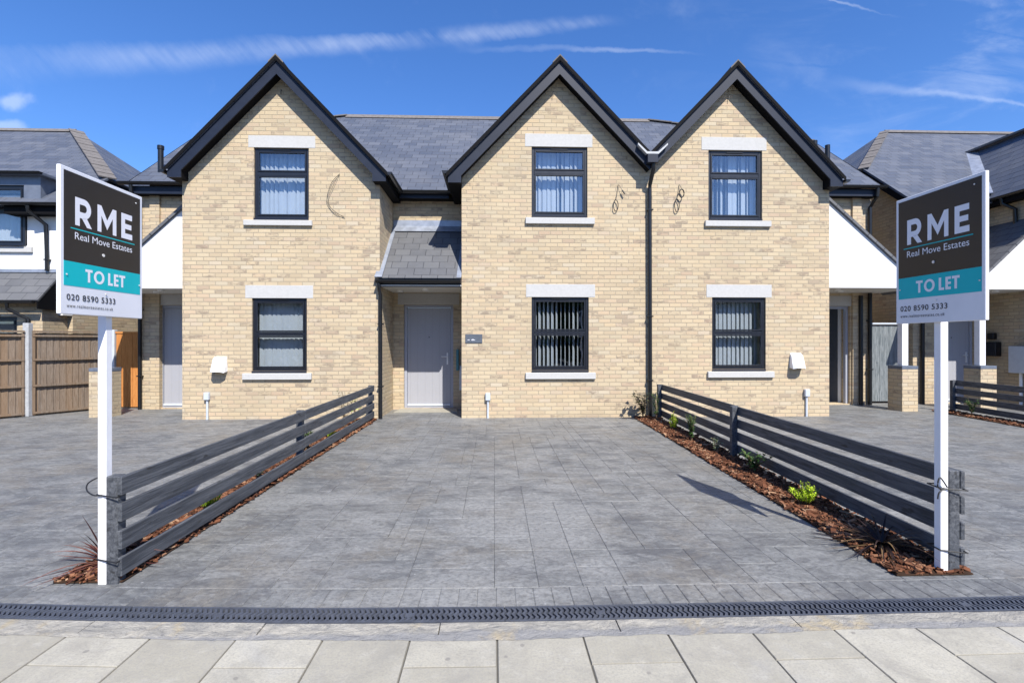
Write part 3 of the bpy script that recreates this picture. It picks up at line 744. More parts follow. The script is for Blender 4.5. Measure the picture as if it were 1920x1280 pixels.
# middle
house_walls(MH, -.61, 2.93, 1.205, 6.65, (.70, 1.755, 3.79, 5.085), (.70, 1.78, .885, 2.26))
window(MH, .70, 1.755, 3.79, 5.085, 9.5, .36, 'mixed', 3, 40)
window(MH, .70, 1.78, .885, 2.26, 9.5, .48, 'slats', 4, 62)
lintel(MH, .575, 1.85, 5.087, 5.33, 9.5); lintel(MH, .595, 1.90, 2.262, 2.505, 9.5)
sill(MH, .585, 1.885, 3.632, 3.76, 9.5); sill(MH, .585, 1.905, .726, .855, 9.5)
gable(MH, 1.205, 6.65, -.865, 2.885, rend=False)
MB().box(-.61, -.31, 9.801, 11.0, -.05, 4.66).build('wall', 'buff_brick', MH)
gutter(MH, (-.902, 9.25, 4.54), (-.902, 10.42, 4.54), (-1, 0, 0), .055)
main_roof(MH, -2.129, 2.899, 10.48)
wall('wall', [(-2.129, -.05), (-.611, -.05), (-.611, 4.62), (-2.129, 4.62)], [rect(-1.905, -.868, .02, 2.205)], 10.75, .25, 'buff_brick', MH)
door(MH, -1.905, -.868, .02, 2.205, 10.83)
lintel(MH, -2.03, -.74, 2.207, 2.44, 10.75)
MB().hexa([(-2.02, 10.25, 0), (-.75, 10.25, 0), (-.80, 10.83, 0), (-1.97, 10.83, 0), (-2.02, 10.25, .012), (-.75, 10.25, .012), (-.80, 10.83, .019), (-1.97, 10.83, .019)]).build('doorstep', 'paving_slab', MH)
MB().box(-1.95, -.94, 10.50, 10.525, 4.38, 4.50).build('fascia', 'anthracite', MH); MB().box(-2.128, -.612, 10.526, 10.749, 4.385, 4.40).build('soffit', 'soffit_black', MH)
gutter(MH, (-1.96, 10.435, 4.515), (-.90, 10.435, 4.515), (0, -1, 0), .06)
# slate porch between the two gables
zpf, zpb = 2.60, 3.82
MB().roof([(-2.125, 9.40, zpf), (-.62, 9.40, zpf), (-.62, 10.745, zpb), (-2.125, 10.745, zpb)], .05).build('porch_roof', 'weathered_slate', MH)
pp = (zpb-zpf)/1.345
MB().roof([(-2.20, 9.36, zpf+.015), (-2.06, 9.36, zpf+.015), (-2.06, 10.74, zpb+.012), (-2.125, 10.74, zpb+.012)], .012).build('flashing', 'lead', MH)
MB().roof([(-.70, 9.40, zpf+.012), (-.612, 9.40, zpf+.012), (-.612, 10.74, zpb+.012), (-.66, 10.74, zpb+.012)], .012).build('flashing', 'lead', MH)
MB().prism([(-2.12, 10.60, zpb-.10), (-2.12, 10.735, zpb+.04), (-2.12, 10.735, zpb+.16), (-2.12, 10.747, zpb+.16), (-2.12, 10.747, zpb-.02)], (1.5, 0, 0)).build('flashing', 'lead', MH)
MB().box(-2.128, -.612, 9.42, 10.748, 2.455, 2.475).build('soffit', 'soffit_white', MH)
MB().box(-2.128, -.612, 9.43, 9.452, 2.44, 2.58).build('fascia', 'anthracite', MH)
gutter(MH, (-2.17, 9.365, 2.555), (-.615, 9.365, 2.555), (0, -1, 0), .058)
for (px_, py_) in ((-1.35, 9.95), (-1.9, 10.25)): MB().tube([(px_, py_, 2.42), (px_, py_, 2.456)], .065, 14).build('porch_light', 'lamp_glass', MH, smooth=True)
downpipe(MH, [(-2.115, 9.365, 2.5), (-2.115, 9.37, 2.4), (-2.10, 9.42, 2.3), (-2.10, 9.44, 0)], .034, [(-2.10, 9.44, 1.75), (-2.10, 9.44, .6)])
# valley box and long downpipe between the middle and right gables
MB().box(2.80, 2.995, 9.16, 9.30, 4.70, 4.86).build('hopper', 'anthracite', MH, bevel=.006)
MB().prism([(2.63, 9.18, 5.03), (2.79, 9.18, 4.865), (3.01, 9.18, 4.865), (3.18, 9.18, 5.03), (3.18, 9.18, 5.065), (3.0, 9.18, 4.905), (2.80, 9.18, 4.905), (2.63, 9.18, 5.065)], (0, .14, 0)).build('valley_flashing', 'valley_metal', MH)
downpipe(MH, [(2.93, 9.23, 4.70), (2.93, 9.24, 4.6), (2.92, 9.41, 4.38), (2.92, 9.43, 4.3), (2.93, 9.43, 0)], .038, [(2.93, 9.43, 3.9), (2.93, 9.43, 1.9), (2.93, 9.43, .7)])
# plaque, key safe, meter box, cable, conduit
pl = MB().box(-.54, -.225, 9.484, 9.499, 1.40, 1.565).build('house_plaque', 'plaque_slate', MH, bevel=.004)
MB().box(-.50, -.46, 9.4825, 9.4838, 1.455, 1.463).box(-.43, -.36, 9.4825, 9.4838, 1.452, 1.460).box(-.42, -.38, 9.4825, 9.4838, 1.465, 1.471).build('plaque_marks', 'white_ink', pl)
MB().box(-.80, -.745, 10.66, 10.749, .82, 1.26).build('key_safe', 'teal_box', MH, bevel=.008); MB().box(-.735, -.62, 10.69, 10.749, .40, .92).build('letter_box', 'grey_plastic', MH, bevel=.01)
conduit(MH, -.12, 9.5, .47)
def coil(parent, x, z, dx, rz):
    cable(parent, [(x, yc, z), (x-.02, yc-.015, z-.15), (x-.055, yc-.02, z-.3)], .005)
    MB().tube([(x-.05+.045*math.sin(a), yc-.02-.006*math.sin(2*a), z-.40+rz*math.cos(a)) for a in [2*math.pi*k/20 for k in range(21)]], .0075, 6).build('cable', 'cable_black', parent, smooth=True)
coil(MH, 2.335, 4.385, 0, .105)
cable(MH, [(2.335, yc, 4.385), (2.37, yc-.03, 4.33), (2.40, yc-.04, 4.27)], .005); MB().tube([(2.40, yc-.04, 4.27), (2.45, yc-.05, 4.2)], .014, 8).build('cable_plug', 'cable_black', MH)

# right
house_walls(RH, 2.931, 6.42, 4.515, 6.62, (4.07, 5.11, 3.76, 5.065), (4.14, 5.18, .90, 2.265))
window(RH, 4.07, 5.11, 3.76, 5.065, 9.5, .36, 'mixed', 5, 55)
window(RH, 4.14, 5.18, .90, 2.265, 9.5, .49, 'mixed', 6, 22)
lintel(RH, 3.935, 5.195, 5.067, 5.315, 9.5); lintel(RH, 4.03, 5.295, 2.267, 2.51, 9.5)
sill(RH, 3.995, 5.265, 3.61, 3.73, 9.5); sill(RH, 4.045, 5.325, .745, .87, 9.5)
gable(RH, 4.515, 6.62, 2.89, 6.55, lend=False)
MB().box(6.12, 6.42, 9.801, 11.2, -.05, 4.56).build('wall', 'buff_brick', RH)
gutter(RH, (6.61, 9.25, 4.46), (6.61, 10.8, 4.46), (1, 0, 0), .055)
main_roof(RH, 2.901, 8.56, 10.95, ('R', 4.5, 13.3))
wall('wall', [(6.421, -.05), (8.54, -.05), (8.54, 4.75), (6.421, 4.75)], [rect(7.05, 8.05, .02, 2.23)], 11.2, .28, 'buff_brick', RH)
lintel(RH, 6.9, 8.2, 2.232, 2.46, 11.2)
w_ = .06
MB().box(7.05, 7.11, 11.26, 11.34, .02, 2.23).box(7.99, 8.05, 11.26, 11.34, .02, 2.23).box(7.11, 7.99, 11.26, 11.34, 2.17, 2.23).build('door_frame', 'door_frame_paint', RH, bevel=.004)
a_ = rad(52); hx_, hy_ = 7.12, 11.33
dd = Vector((math.cos(a_), math.sin(a_), 0)); nn = Vector((dd.y, -dd.x, 0))
q0 = Vector((hx_, hy_, 0)); q1 = q0+dd*.86
od = MB().hexa([q0+Vector((0, 0, .04)), q1+Vector((0, 0, .04)), q1-nn*.045+Vector((0, 0, .04)), q0-nn*.045+Vector((0, 0, .04)), q0+Vector((0, 0, 2.16)), q1+Vector((0, 0, 2.16)), q1-nn*.045+Vector((0, 0, 2.16)), q0-nn*.045+Vector((0, 0, 2.16))]).build('door', 'door_paint', RH, label='grey side door standing ajar')
hp = q0+dd*.78+nn*.02; MB().box(hp.x-.012, hp.x+.012, hp.y-.03, hp.y, .95, 1.2).tube([hp+Vector((0, -.02, 1.1)), hp+Vector((0, -.06, 1.1)), hp+Vector((-.1, -.09, 1.1))], .009, 8).build('handle', 'steel', od)
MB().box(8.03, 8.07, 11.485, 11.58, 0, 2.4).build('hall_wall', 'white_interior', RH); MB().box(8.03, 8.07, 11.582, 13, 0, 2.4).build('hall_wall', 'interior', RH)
MB().box(6.6, 8.54, 10.99, 11.015, 4.66, 4.82).build('fascia', 'anthracite', RH); MB().box(6.6, 8.54, 11.016, 11.2, 4.66, 4.675).build('soffit', 'soffit_black', RH)
gutter(RH, (6.6, 10.92, 4.87), (8.68, 10.92, 4.87), (0, -1, 0), .06)
downpipe(RH, [(8.48, 10.92, 4.82), (8.48, 10.94, 4.65), (8.47, 11.14, 4.45), (8.47, 11.14, 0)], .04, [(8.47, 11.14, 3.3), (8.47, 11.14, 1.9), (8.47, 11.14, .8)])
porch(RH, 6.422, 8.75, 4.58, 2.52, 10.05, 11.19, 1)
pier(RH, 8.34, 8.67, 10.08, 10.46)
MB().box(8.44, 8.57, 10.2, 10.33, .93, 2.525).build('post', 'white_paint', RH, bevel=.006)
vent_hood(RH, 5.76, 9.5, .88, .24, .33); conduit(RH, 5.96, 9.5, .52)
coil(RH, 3.50, 4.40, 0, .12)
MB().tube([(3.53+.045*math.sin(a), yc-.05, 4.22+.075*math.cos(a)) for a in [2*math.pi*k/20 for k in range(21)]], .011, 6).build('cable', 'cable_black', RH, smooth=True)
cable(RH, [(3.50, yc, 4.40), (3.53, yc-.03, 4.33), (3.53, yc-.05, 4.29)], .005)
MB().tube([(7.75, 12.0, 5.5), (7.75, 12.0, 6.28)], .06, 14).tube([(8.0, 11.9, 5.4), (8.0, 11.9, 6.14)], .055, 14).build('flue', 'black_plastic', RH, smooth=True)

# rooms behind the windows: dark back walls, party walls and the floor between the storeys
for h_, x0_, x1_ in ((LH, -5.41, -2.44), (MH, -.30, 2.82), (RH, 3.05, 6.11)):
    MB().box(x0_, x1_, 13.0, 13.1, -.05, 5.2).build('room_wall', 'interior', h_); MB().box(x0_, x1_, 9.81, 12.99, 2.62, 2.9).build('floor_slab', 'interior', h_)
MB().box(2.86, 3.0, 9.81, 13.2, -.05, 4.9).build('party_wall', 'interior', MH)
downpipe(RH, [(8.25, 11.13, 2.46), (8.25, 11.13, 0)], .045)
# ------------------------------------------------------------------ neighbours
NL = thing('rendered_house', 'white rendered house with black windows and zinc dormer beyond the timber fence', 'house', (-11.5, 11.3, 0))
def zl(y): return 4.35+.8*(y-11.1)
yr = 15.04; zr = zl(yr); yv = 12.25; xv = -9.09; xr = -12.05; ybk = 2*yr
MB().roof([(xv, 11.1, zl(11.1)), (-20, 11.1, zl(11.1)), (-20, yr, zr), (xr, yr, zr), (xv, yv, zl(yv))]).build('roof', 'slate', NL)
MB().roof([(xv, ybk-11.1, zl(11.1)), (-20, ybk-11.1, zl(11.1)), (-20, yr, zr), (xr, yr, zr), (xv, ybk-yv, zl(yv))]).build('roof', 'slate', NL)
MB().roof([(xv, yv, zl(yv)), (xr, yr, zr), (xv, ybk-yv, zl(yv))]).build('roof', 'slate', NL)
hip(NL, (xv, yv, zl(yv)), (xr, yr, zr), .34)
MB().prism([(-20, yr-.15, zr-.08), (-20, yr, zr+.05), (-20, yr+.15, zr-.08)], (20+xr, 0, 0)).build('ridge_tiles', 'ridge_tile', NL)
wall('wall', [(-20, 2.0), (-9.4, 2.0), (-9.4, 4.32), (-20, 4.32)], [rect(-12.2, -10.15, 3.51, 4.319)], 11.38, .25, 'white_render', NL)
MB().prism([(-9.4, 11.64, -.05), (-9.4, 11.64, zl(11.64)-.1), (-9.4, yv, zl(yv)-.1), (-9.4, ybk-yv, zl(yv)-.1), (-9.4, 19, -.05)], (-.25, 0, 0)).build('wall', 'buff_brick', NL)
wall('wall', [(-20, -.05), (-9.5, -.05), (-9.5, 2.25), (-20, 2.25)], [rect(-12, -10.02, 1.25, 1.95)], 11.0, .3, 'buff_brick', NL)
MB().box(-9.8, -9.5, 11.301, 11.63, -.05, 2.25).build('wall', 'buff_brick', NL)
MB().roof([(-20, 10.78, 2.28), (-9.42, 10.78, 2.28), (-9.42, 11.376, 2.92), (-20, 11.376, 2.92)], .05).build('bay_roof', 'weathered_slate', NL)
MB().box(-20, -9.2, 11.35, 11.378, 2.93, 3.0).build('flashing', 'lead', NL)
gutter(NL, (-20, 10.73, 2.26), (-9.45, 10.73, 2.26), (0, -1, 0), .055)
MB().prism([(-9.42, 10.79, 2.1), (-9.42, 10.79, 2.24), (-9.42, 11.37, 2.86), (-9.42, 11.37, 2.1)], (-.02, 0, 0)).build('verge_board', 'soffit_black', NL)
downpipe(NL, [(-9.98, 10.73, 2.22), (-9.98, 10.74, 2.1), (-9.75, 10.94, 1.9), (-9.72, 10.95, 0)], .036)
gutter(NL, (-10.45, 11.05, 4.36), (-9.05, 11.05, 4.36), (0, -1, 0), .06)
MB().box(-10.4, -9.1, 11.12, 11.145, 4.14, 4.32).build('fascia', 'soffit_black', NL); MB().box(-10.4, -9.1, 11.146, 11.379, 4.14, 4.155).build('soffit', 'soffit_black', NL)
downpipe(NL, [(-9.85, 11.05, 4.3), (-9.85, 11.06, 4.2), (-9.7, 11.31, 3.95), (-9.69, 11.33, 2.96)], .04, [(-9.69, 11.33, 3.2)])
# zinc dormer cutting through the eaves
dm = MB(); dm.box(-10.15, -9.80, 11.30, 13.0, 4.321, 5.0); dm.box(-14, -10.151, 11.30, 13.0, 4.80, 5.0); dm.build('dormer', 'zinc', NL)
MB().box(-14, -9.68, 11.18, 13.2, 5.001, 5.05).build('dormer_roof', 'zinc', NL); gutter(NL, (-14, 11.16, 5.05), (-9.68, 11.16, 5.05), (0, -1, 0), .055)
window(NL, -12.2, -10.16, 3.52, 4.79, 11.30, .42, 'mixed', 9, 30)
sill(NL, -12.3, -10.02, 3.36, 3.49, 11.38)
window(NL, -12, -10.03, 1.26, 1.94, 11.0, .3, 'mixed', 10, 30)

NR = thing('gabled_house', 'brick house cut off by the right edge, grey meter box on its shaded wall', 'house', (11.5, 10.5, 0), 'gabled houses of the terrace')
def zn(y): return 4.75+.8*(y-11.2)
YN = 15.05; ZN = zn(YN)
xg = 9.33; yg = 12.5; xri = 11.9
MB().roof([(xg, 10.95, zn(10.95)), (20, 10.95, zn(10.95)), (20, YN, ZN), (xri, YN, ZN), (xg, yg, zn(yg))]).build('roof', 'slate', NR)
MB().roof([(xg, 2*YN-10.95, zn(10.95)), (20, 2*YN-10.95, zn(10.95)), (20, YN, ZN), (xri, YN, ZN), (xg, 2*YN-yg, zn(yg))]).build('roof', 'slate', NR)
MB().roof([(xg, yg, zn(yg)), (xri, YN, ZN), (xg, 2*YN-yg, zn(yg))]).build('roof', 'slate', NR)
hip(NR, (xg, yg, zn(yg)), (xri, YN, ZN), .24)
MB().prism([(xri, YN-.15, ZN-.08), (xri, YN, ZN+.05), (xri, YN+.15, ZN-.08)], (9, 0, 0)).build('ridge_tiles', 'ridge_tile', NR)
MB().prism([(9.6, 11.55, -.05), (9.6, 11.55, zn(11.55)-.14), (9.6, yg, zn(yg)-.14), (9.6, 2*YN-yg, zn(yg)-.14), (9.6, 17, -.05)], (.25, 0, 0)).build('wall', 'buff_brick', NR)
MB().prism([(xg+.02, 10.93, zn(10.95)-.24), (xg+.02, 10.93, zn(10.95)-.05), (xg+.02, yg, zn(yg)-.05), (xg+.02, yg, zn(yg)-.26)], (.26, 0, 0)).build('verge_board', 'soffit_black', NR)
MB().box(xg, xg+.28, yg+.002, 2*YN-yg, zn(yg)-.26, zn(yg)-.06).build('fascia', 'soffit_black', NR)
wall('wall', [(9.6, -.05), (11.349, -.05), (11.349, 4.7), (9.6, 4.7)], [rect(10.1, 11.06, .02, 2.2)], 11.3, .25, 'buff_brick', NR)
door(NR, 10.1, 11.06, .02, 2.2, 11.37)
MB().box(11.35, 11.65, 9.6, 11.55, -.05, 4.72).build('wall', 'buff_brick', NR)
MB().roof([(13.2, 9.2, 6.62), (11.18, 9.2, 4.62), (11.18, 14, 4.62), (13.2, 14, 6.62)]).build('roof', 'slate', NR)
MB().roof([(13.2, 9.2, 6.62), (15.2, 9.2, 4.62), (15.2, 14, 4.62), (13.2, 14, 6.62)]).build('roof', 'slate', NR)
MB().bar((13.2, 9.2, 6.66), (13.2, 13.75, 6.66), .3, .05).build('ridge_tiles', 'ridge_tile', NR)
MB().bar((11.2, 11.22, 4.80), (13.15, 13.58, 6.68), .32, .02).build('valley_flashing', 'lead', NR)
gutter(NR, (11.12, 9.2, 4.62), (11.12, 11.1, 4.62), (-1, 0, 0), .06)
MB().box(11.15, 11.349, 9.3, 11.29, 4.46, 4.58).build('fascia', 'soffit_black', NR)
downpipe(NR, [(11.12, 10.75, 4.58), (11.14, 10.74, 4.45), (11.29, 10.6, 4.3), (11.3, 10.6, 3.6)], .04)
porch(NR, 11.348, 9.75, 3.99, 2.50, 10.05, 11.29, -1)
pier(NR, 10.0, 10.34, 10.08, 10.46)
MB().box(10.10, 10.23, 10.2, 10.33, .93, 2.505).build('post', 'white_paint', NR, bevel=.006)
downpipe(NR, [(9.78, 11.24, 4.6), (9.78, 11.24, 0)], .04)
MB().box(11.20, 11.349, 10.95, 11.22, 1.10, 1.42).build('letter_box', 'black_plastic', NR, bevel=.01); MB().box(11.25, 11.349, 11.05, 11.2, 1.48, 1.62).build('wall_lamp', 'black_plastic', NR, bevel=.01)
mbx = MB().box(11.19, 11.349, 10.1, 10.66, .75, 1.33).build('meter_box', 'grey_plastic', NR, bevel=.01); MB().tube([(11.31, 10.5, 0), (11.31, 10.5, .75)], .03, 10).build('meter_pipe', 'white_plastic', mbx, smooth=True)

# ------------------------------------------------------------------ gates and timber fence
og = thing('side_gate', 'bright orange timber side gate behind the left brick pier', 'gate', (-8.2, 11.15, 0))
mb = MB(); x = -8.09; k = 0
while x < -7.70: mb.box(x, x+.108, 11.14+(k % 2)*.003, 11.16+(k % 2)*.003, .03, 1.60); x += .112; k += 1
mb.build('boards', 'orange_timber', og); MB().box(-8.10, -7.56, 11.125, 11.175, 1.601, 1.64).build('capping', 'orange_timber', og)
MB().box(-8.20, -8.105, 11.1, 11.2, 0, 1.68).build('gate_post', 'grey_plastic', og, bevel=.005)
gg = thing('side_gate', 'blotchy grey painted side gate right of the open side door', 'gate', (9.0, 11.4, 0))
mb = MB(); x = 8.68; k = 0
while x < 9.5: mb.box(x, x+.108, 11.41+(k % 2)*.003, 11.43+(k % 2)*.003, .05, 1.80); x += .112; k += 1
mb.build('boards', 'grey_gate_timber', gg)
MB().box(8.63, 8.675, 11.37, 11.43, 0, 1.86).box(8.676, 9.58, 11.37, 11.43, 1.82, 1.86).build('gate_frame', 'grey_plastic', gg, bevel=.004)

tf = thing('timber_fence', 'weathered brown close board fence with concrete posts at the left boundary', 'fence', (-8.9, 10.3, 0))
fpts = [(-10.05, 8.55), (-8.91, 10.0), (-8.27, 11.0)]
def panel(a, b, ht):
    a = Vector((*a, 0)); b = Vector((*b, 0)); d = (b-a); L = d.length; d.normalize(); n = Vector((d.y, -d.x, 0))   # n faces the driveway
    m_ = MB(); x = .06; k = 0
    while x < L-.07:
        w = .112; p = a+d*x; q = a+d*min(x+w, L-.06); zt = ht-.03+R.uniform(-.006, .006)
        m_.hexa([p-n*.012, q-n*.012, q+n*.010, p-n*.004, p-n*.012+Vector((0, 0, zt)), q-n*.012+Vector((0, 0, zt)), q+n*.010+Vector((0, 0, zt)), p-n*.004+Vector((0, 0, zt))]); x += .1; k += 1
    pn = m_.build('fence_panel', 'weathered_timber', tf)
    for z in (.06, .58, 1.08, ht-.08):
        MB().bar(a+d*.055+n*.035+Vector((0, 0, z)), b-d*.055+n*.035+Vector((0, 0, z)), .05, .04).build('rail', 'weathered_timber', pn)
    MB().bar(a+d*.055+n*.02+Vector((0, 0, ht)), b-d*.055+n*.02+Vector((0, 0, ht)), .10, .035).build('capping', 'weathered_timber', pn)
    for e in (a+d*.075, b-d*.075): MB().bar(e+n*.033+Vector((0, 0, .02)), e+n*.033+Vector((0, 0, ht-.03)), .035, .04, up=(d.x, d.y, 0)).build('batten', 'weathered_timber', pn)
panel(fpts[0], fpts[1], 1.62); panel(fpts[1], fpts[2], 1.62)
for (x, y) in fpts: MB().box(x-.055, x+.055, y-.055, y+.055, 0, 1.78).build('concrete_post', 'concrete_post', tf, bevel=.01)

# ------------------------------------------------------------------ low slatted fences
def low_fence(name_label, pts, group):
    f = thing('slatted_fence', name_label, 'fence', (pts[0][0], pts[0][1], 0), group)
    for (x, y) in pts:
        MB().box(x-.034, x+.034, y-.036, y+.036, -.02, .635).build('post', 'grey_fence_paint', f, bevel=.004)
    for i in range(len(pts)-1):
        a = Vector((*pts[i], 0)); b = Vector((*pts[i+1], 0)); d = (b-a).normalized()
        aa = a-d*.042 if i == 0 else a+d*.0015; bb = b+d*.042 if i == len(pts)-2 else b-d*.0015
        off = Vector((.034+.0145, 0, 0))
        for k in range(4):
            z = .105+k*.158+R.uniform(-.003, .003); sag = Vector((R.uniform(-.002, .002), 0, R.uniform(-.004, .004)))
            MB().bar(aa+off+Vector((0, 0, z)), bb+off+sag+Vector((0, 0, z)), .026, .108).build('rail', 'grey_fence_paint', f, bevel=.003)
    return f
GF = 'low slatted fences between the drives'
low_fence('low grey slatted fence tied to the left signpost, its sunlit boards facing the drive', [(-2.252, 3.10), (-2.247, 5.95), (-2.24, 9.25)], GF)
low_fence('low dark slatted fence with shaded boards, tied to the right signpost', [(2.835, 3.06), (2.95, 6.15), (3.06, 9.3)], GF)
low_fence('low dark slatted fence in front of the far right brick pier', [(8.75, 3.6), (9.02, 6.8), (9.38, 10.05)], GF)

# ------------------------------------------------------------------ bark mulch beds
def in_poly(p, poly):
    c = False; n = len(poly)
    for i in range(n):
        (x1, y1), (x2, y2) = poly[i], poly[(i+1) % n]
        if (y1 > p[1]) != (y2 > p[1]) and p[0] < (x2-x1)*(p[1]-y1)/(y2-y1)+x1: c = not c
    return c
def mulch(poly, n, label, seed):
    r = random.Random(seed); mb = MB(); xs = [p[0] for p in poly]; ys = [p[1] for p in poly]; k = 0
    while k < n:
        x, y = r.uniform(min(xs), max(xs)), r.uniform(min(ys), max(ys))
        if not in_poly((x, y), poly): continue
        k += 1
        L = r.uniform(.018, .055) if r.random() < .85 else r.uniform(.06, .1); w = L*r.uniform(.25, .55); h = r.uniform(.004, .012)
        M_ = Matrix.Translation((x, y, r.uniform(.010, .034))) @ Matrix.Rotation(r.uniform(0, 6.28), 4, 'Z') @ Matrix.Rotation(r.gauss(0, .35), 4, 'X') @ Matrix.Rotation(r.gauss(0, .3), 4, 'Y')
        t_ = r.uniform(.3, .8)
        pts = [(-L/2, -w/2*t_, -h/2), (L/2*.9, -w/2, -h/2), (L/2, w/2*t_, -h/2), (-L/2*.8, w/2, -h/2), (-L/2, -w/2*t_, h/2), (L/2*.9, -w/2, h/2), (L/2, w/2*t_, h/2), (-L/2*.8, w/2, h/2)]
        mb.hexa([M_ @ Vector(p) for p in pts], r.random())
    o = mb.build('bark_mulch', 'bark'); tag(o, label, 'mulch', kind='stuff'); return o
bedL = [(-2.60, 3.08), (-2.20, 3.08), (-2.14, 9.35), (-2.62, 9.35)]
bedR = [(2.45, 3.0), (2.93, 3.0), (3.06, 9.42), (2.62, 9.42)]
bedN = [(8.3, 3.6), (8.75, 3.6), (9.4, 10.1), (8.98, 10.1)]
for poly in (bedL, bedR, bedN):
    tag(MB().add([(x, y, .005) for x, y in poly]+[(x, y, .012) for x, y in poly], [(4, 5, 6, 7), (0, 1, 5, 4), (1, 2, 6, 5), (2, 3, 7, 6), (3, 0, 4, 7)]).build('planting_soil', 'soil'), kind='structure')
mulch(bedL, 5200, 'red brown bark mulch along the left slatted fence', 1)
mulch(bedR, 5600, 'red brown bark mulch along the right slatted fence', 2)
mulch(bedN, 2600, 'red brown bark mulch along the far right slatted fence', 3)

# ------------------------------------------------------------------ plants
def leaf(mb, p, d, L, w, r, up=Vector((0, 0, 1)), bend=.2):
    d = d.normalized(); s = d.cross(up)
    if s.length < .05: s = d.cross(Vector((1, 0, 0)))
    s.normalize(); n = s.cross(d)
    a = p+d*L*.45+s*w/2+n*.15*w; b = p+d*L*.45-s*w/2+n*.15*w; m = p+d*L*.5; e = p+d*L-n*bend*L
    mb.add([p, a, m, b, e], [(0, 1, 2), (0, 2, 3), (1, 4, 2), (2, 4, 3)], r)
def shrub(name, label, x, y, h, rad_, m, seed, stems=7, leaves=26, L=.05, w=.02, cat='shrub', upright=.8):
    r = random.Random(seed); o = thing(name, label, cat, (x, y, .02)); st = MB(); lf = MB(); base = Vector((x, y, .02))
    for k in range(stems):
        a = r.uniform(0, 6.28); hh = h*r.uniform(.65, 1.0); q = rad_*r.uniform(.3, 1.0)
        pts = [base+Vector((math.cos(a)*q*t*t*1.0+r.uniform(-.01, .01), math.sin(a)*q*t*t+r.uniform(-.01, .01), hh*t)) for t in (0, .35, .7, 1)]
        st.tube(pts, .005, 5, .0025)
        for j in range(leaves):
            t = r.uniform(.2, 1.0)
            i = min(int(t*3), 2); f = t*3-i; p = pts[i].lerp(pts[i+1], f)
            b = r.uniform(0, 6.28); d = Vector((math.cos(b), math.sin(b), r.uniform(-.1, 1.0)*upright))
            leaf(lf, p, d, L*r.uniform(.6, 1.15), w*r.uniform(.7, 1.2), r.random())
    st.build('stems', 'stem', o); lf.build('foliage', m, o, fixn=False); return o
def feathery(label, x, y, h, rad_, m, seed, n=60, cat='plant'):
    r = random.Random(seed); o = thing('feathery_plant', label, cat, (x, y, .02)); lf = MB(); st = MB(); base = Vector((x, y, .02))
    for k in range(n):
        a = r.uniform(0, 6.28); q = r.uniform(0, 1)**.7*rad_; hh = h*(1-.45*q/rad_)*r.uniform(.7, 1.05)
        tip = base+Vector((math.cos(a)*q, math.sin(a)*q, hh)); root = base+Vector((math.cos(a)*q*.3, math.sin(a)*q*.3, 0))
        st.tube([root, tip], .0025, 4)
        for j in range(26):
            t = r.uniform(.2, 1); p = root.lerp(tip, t); b = r.uniform(0, 6.28)
            leaf(lf, p, Vector((math.cos(b)*.8, math.sin(b)*.8, 1.0)), .035*(1.2-t*.5), .007, r.random())
    st.build('stems', 'stem', o); lf.build('foliage', m, o, fixn=False); return o
def straps(label, x, y, L, m, seed, n=34, w=.018, lo=.15, hi=1.35):
    r = random.Random(seed); o = thing('cordyline', label, 'plant', (x, y, .02)); lf = MB(); base = Vector((x, y, .02))
    for k in range(n):
        a = r.uniform(0, 6.28); el = r.uniform(lo, hi); LL = L*r.uniform(.6, 1.05); d = Vector((math.cos(a)*math.cos(el), math.sin(a)*math.cos(el), math.sin(el)))
        s = d.cross(Vector((0, 0, 1))); s.normalize(); pts = []; c = r.random()
        for i in range(7):
            t = i/6; pts.append(base+d*LL*t-Vector((0, 0, 1))*LL*.45*t*t*math.cos(el))
        for p_ in pts: p_.z = max(p_.z, .035)
        vs = []
        for i, p_ in enumerate(pts):
            ww = w*(1-(i/6)**2)*.5+.0006; vs += [p_-s*ww, p_+s*ww]
        lf.add(vs, [(2*i, 2*i+1, 2*i+3, 2*i+2) for i in range(6)], c)
    lf.build('foliage', m, o, fixn=False); return o
# right bed, far to near
shrub('shrub', 'tall purple leaved shrub by the foot of the valley downpipe', 2.70, 9.12, .52, .19, 'dark_leaf', 11, 9, 18, .10, .06)
shrub('shrub', 'narrow leaved green shrub at the far end of the right bed', 2.90, 8.95, .52, .12, 'green_leaf', 12, 7, 24, .075, .02)
feathery('small lime green feathery conifer at the back of the right bed', 2.86, 8.0, .30, .09, 'lime_leaf', 13, 30)
shrub('shrub', 'upright glossy green shrub in the right bed before the middle fence post', 2.80, 7.10, .38, .13, 'green_leaf', 14, 12, 34, .045, .024)
shrub('shrub', 'pale variegated little shrub beside the middle post of the right fence', 2.82, 6.35, .20, .08, 'variegated_leaf', 15, 8, 18, .045, .018)
shrub('shrub', 'loose low green shrub in the right bed just past the middle fence post', 2.80, 5.35, .24, .20, 'green_leaf', 16, 9, 22, .07, .026)
feathery('bright lime green fern like plant in front of the right fence', 2.70, 4.30, .21, .14, 'lime_leaf', 17, 46)
straps('dark bronze strap leaved plant at the foot of the right signpost', 2.68, 3.42, .50, 'dark_strap_leaf', 18, 95, .013, .03, .75)
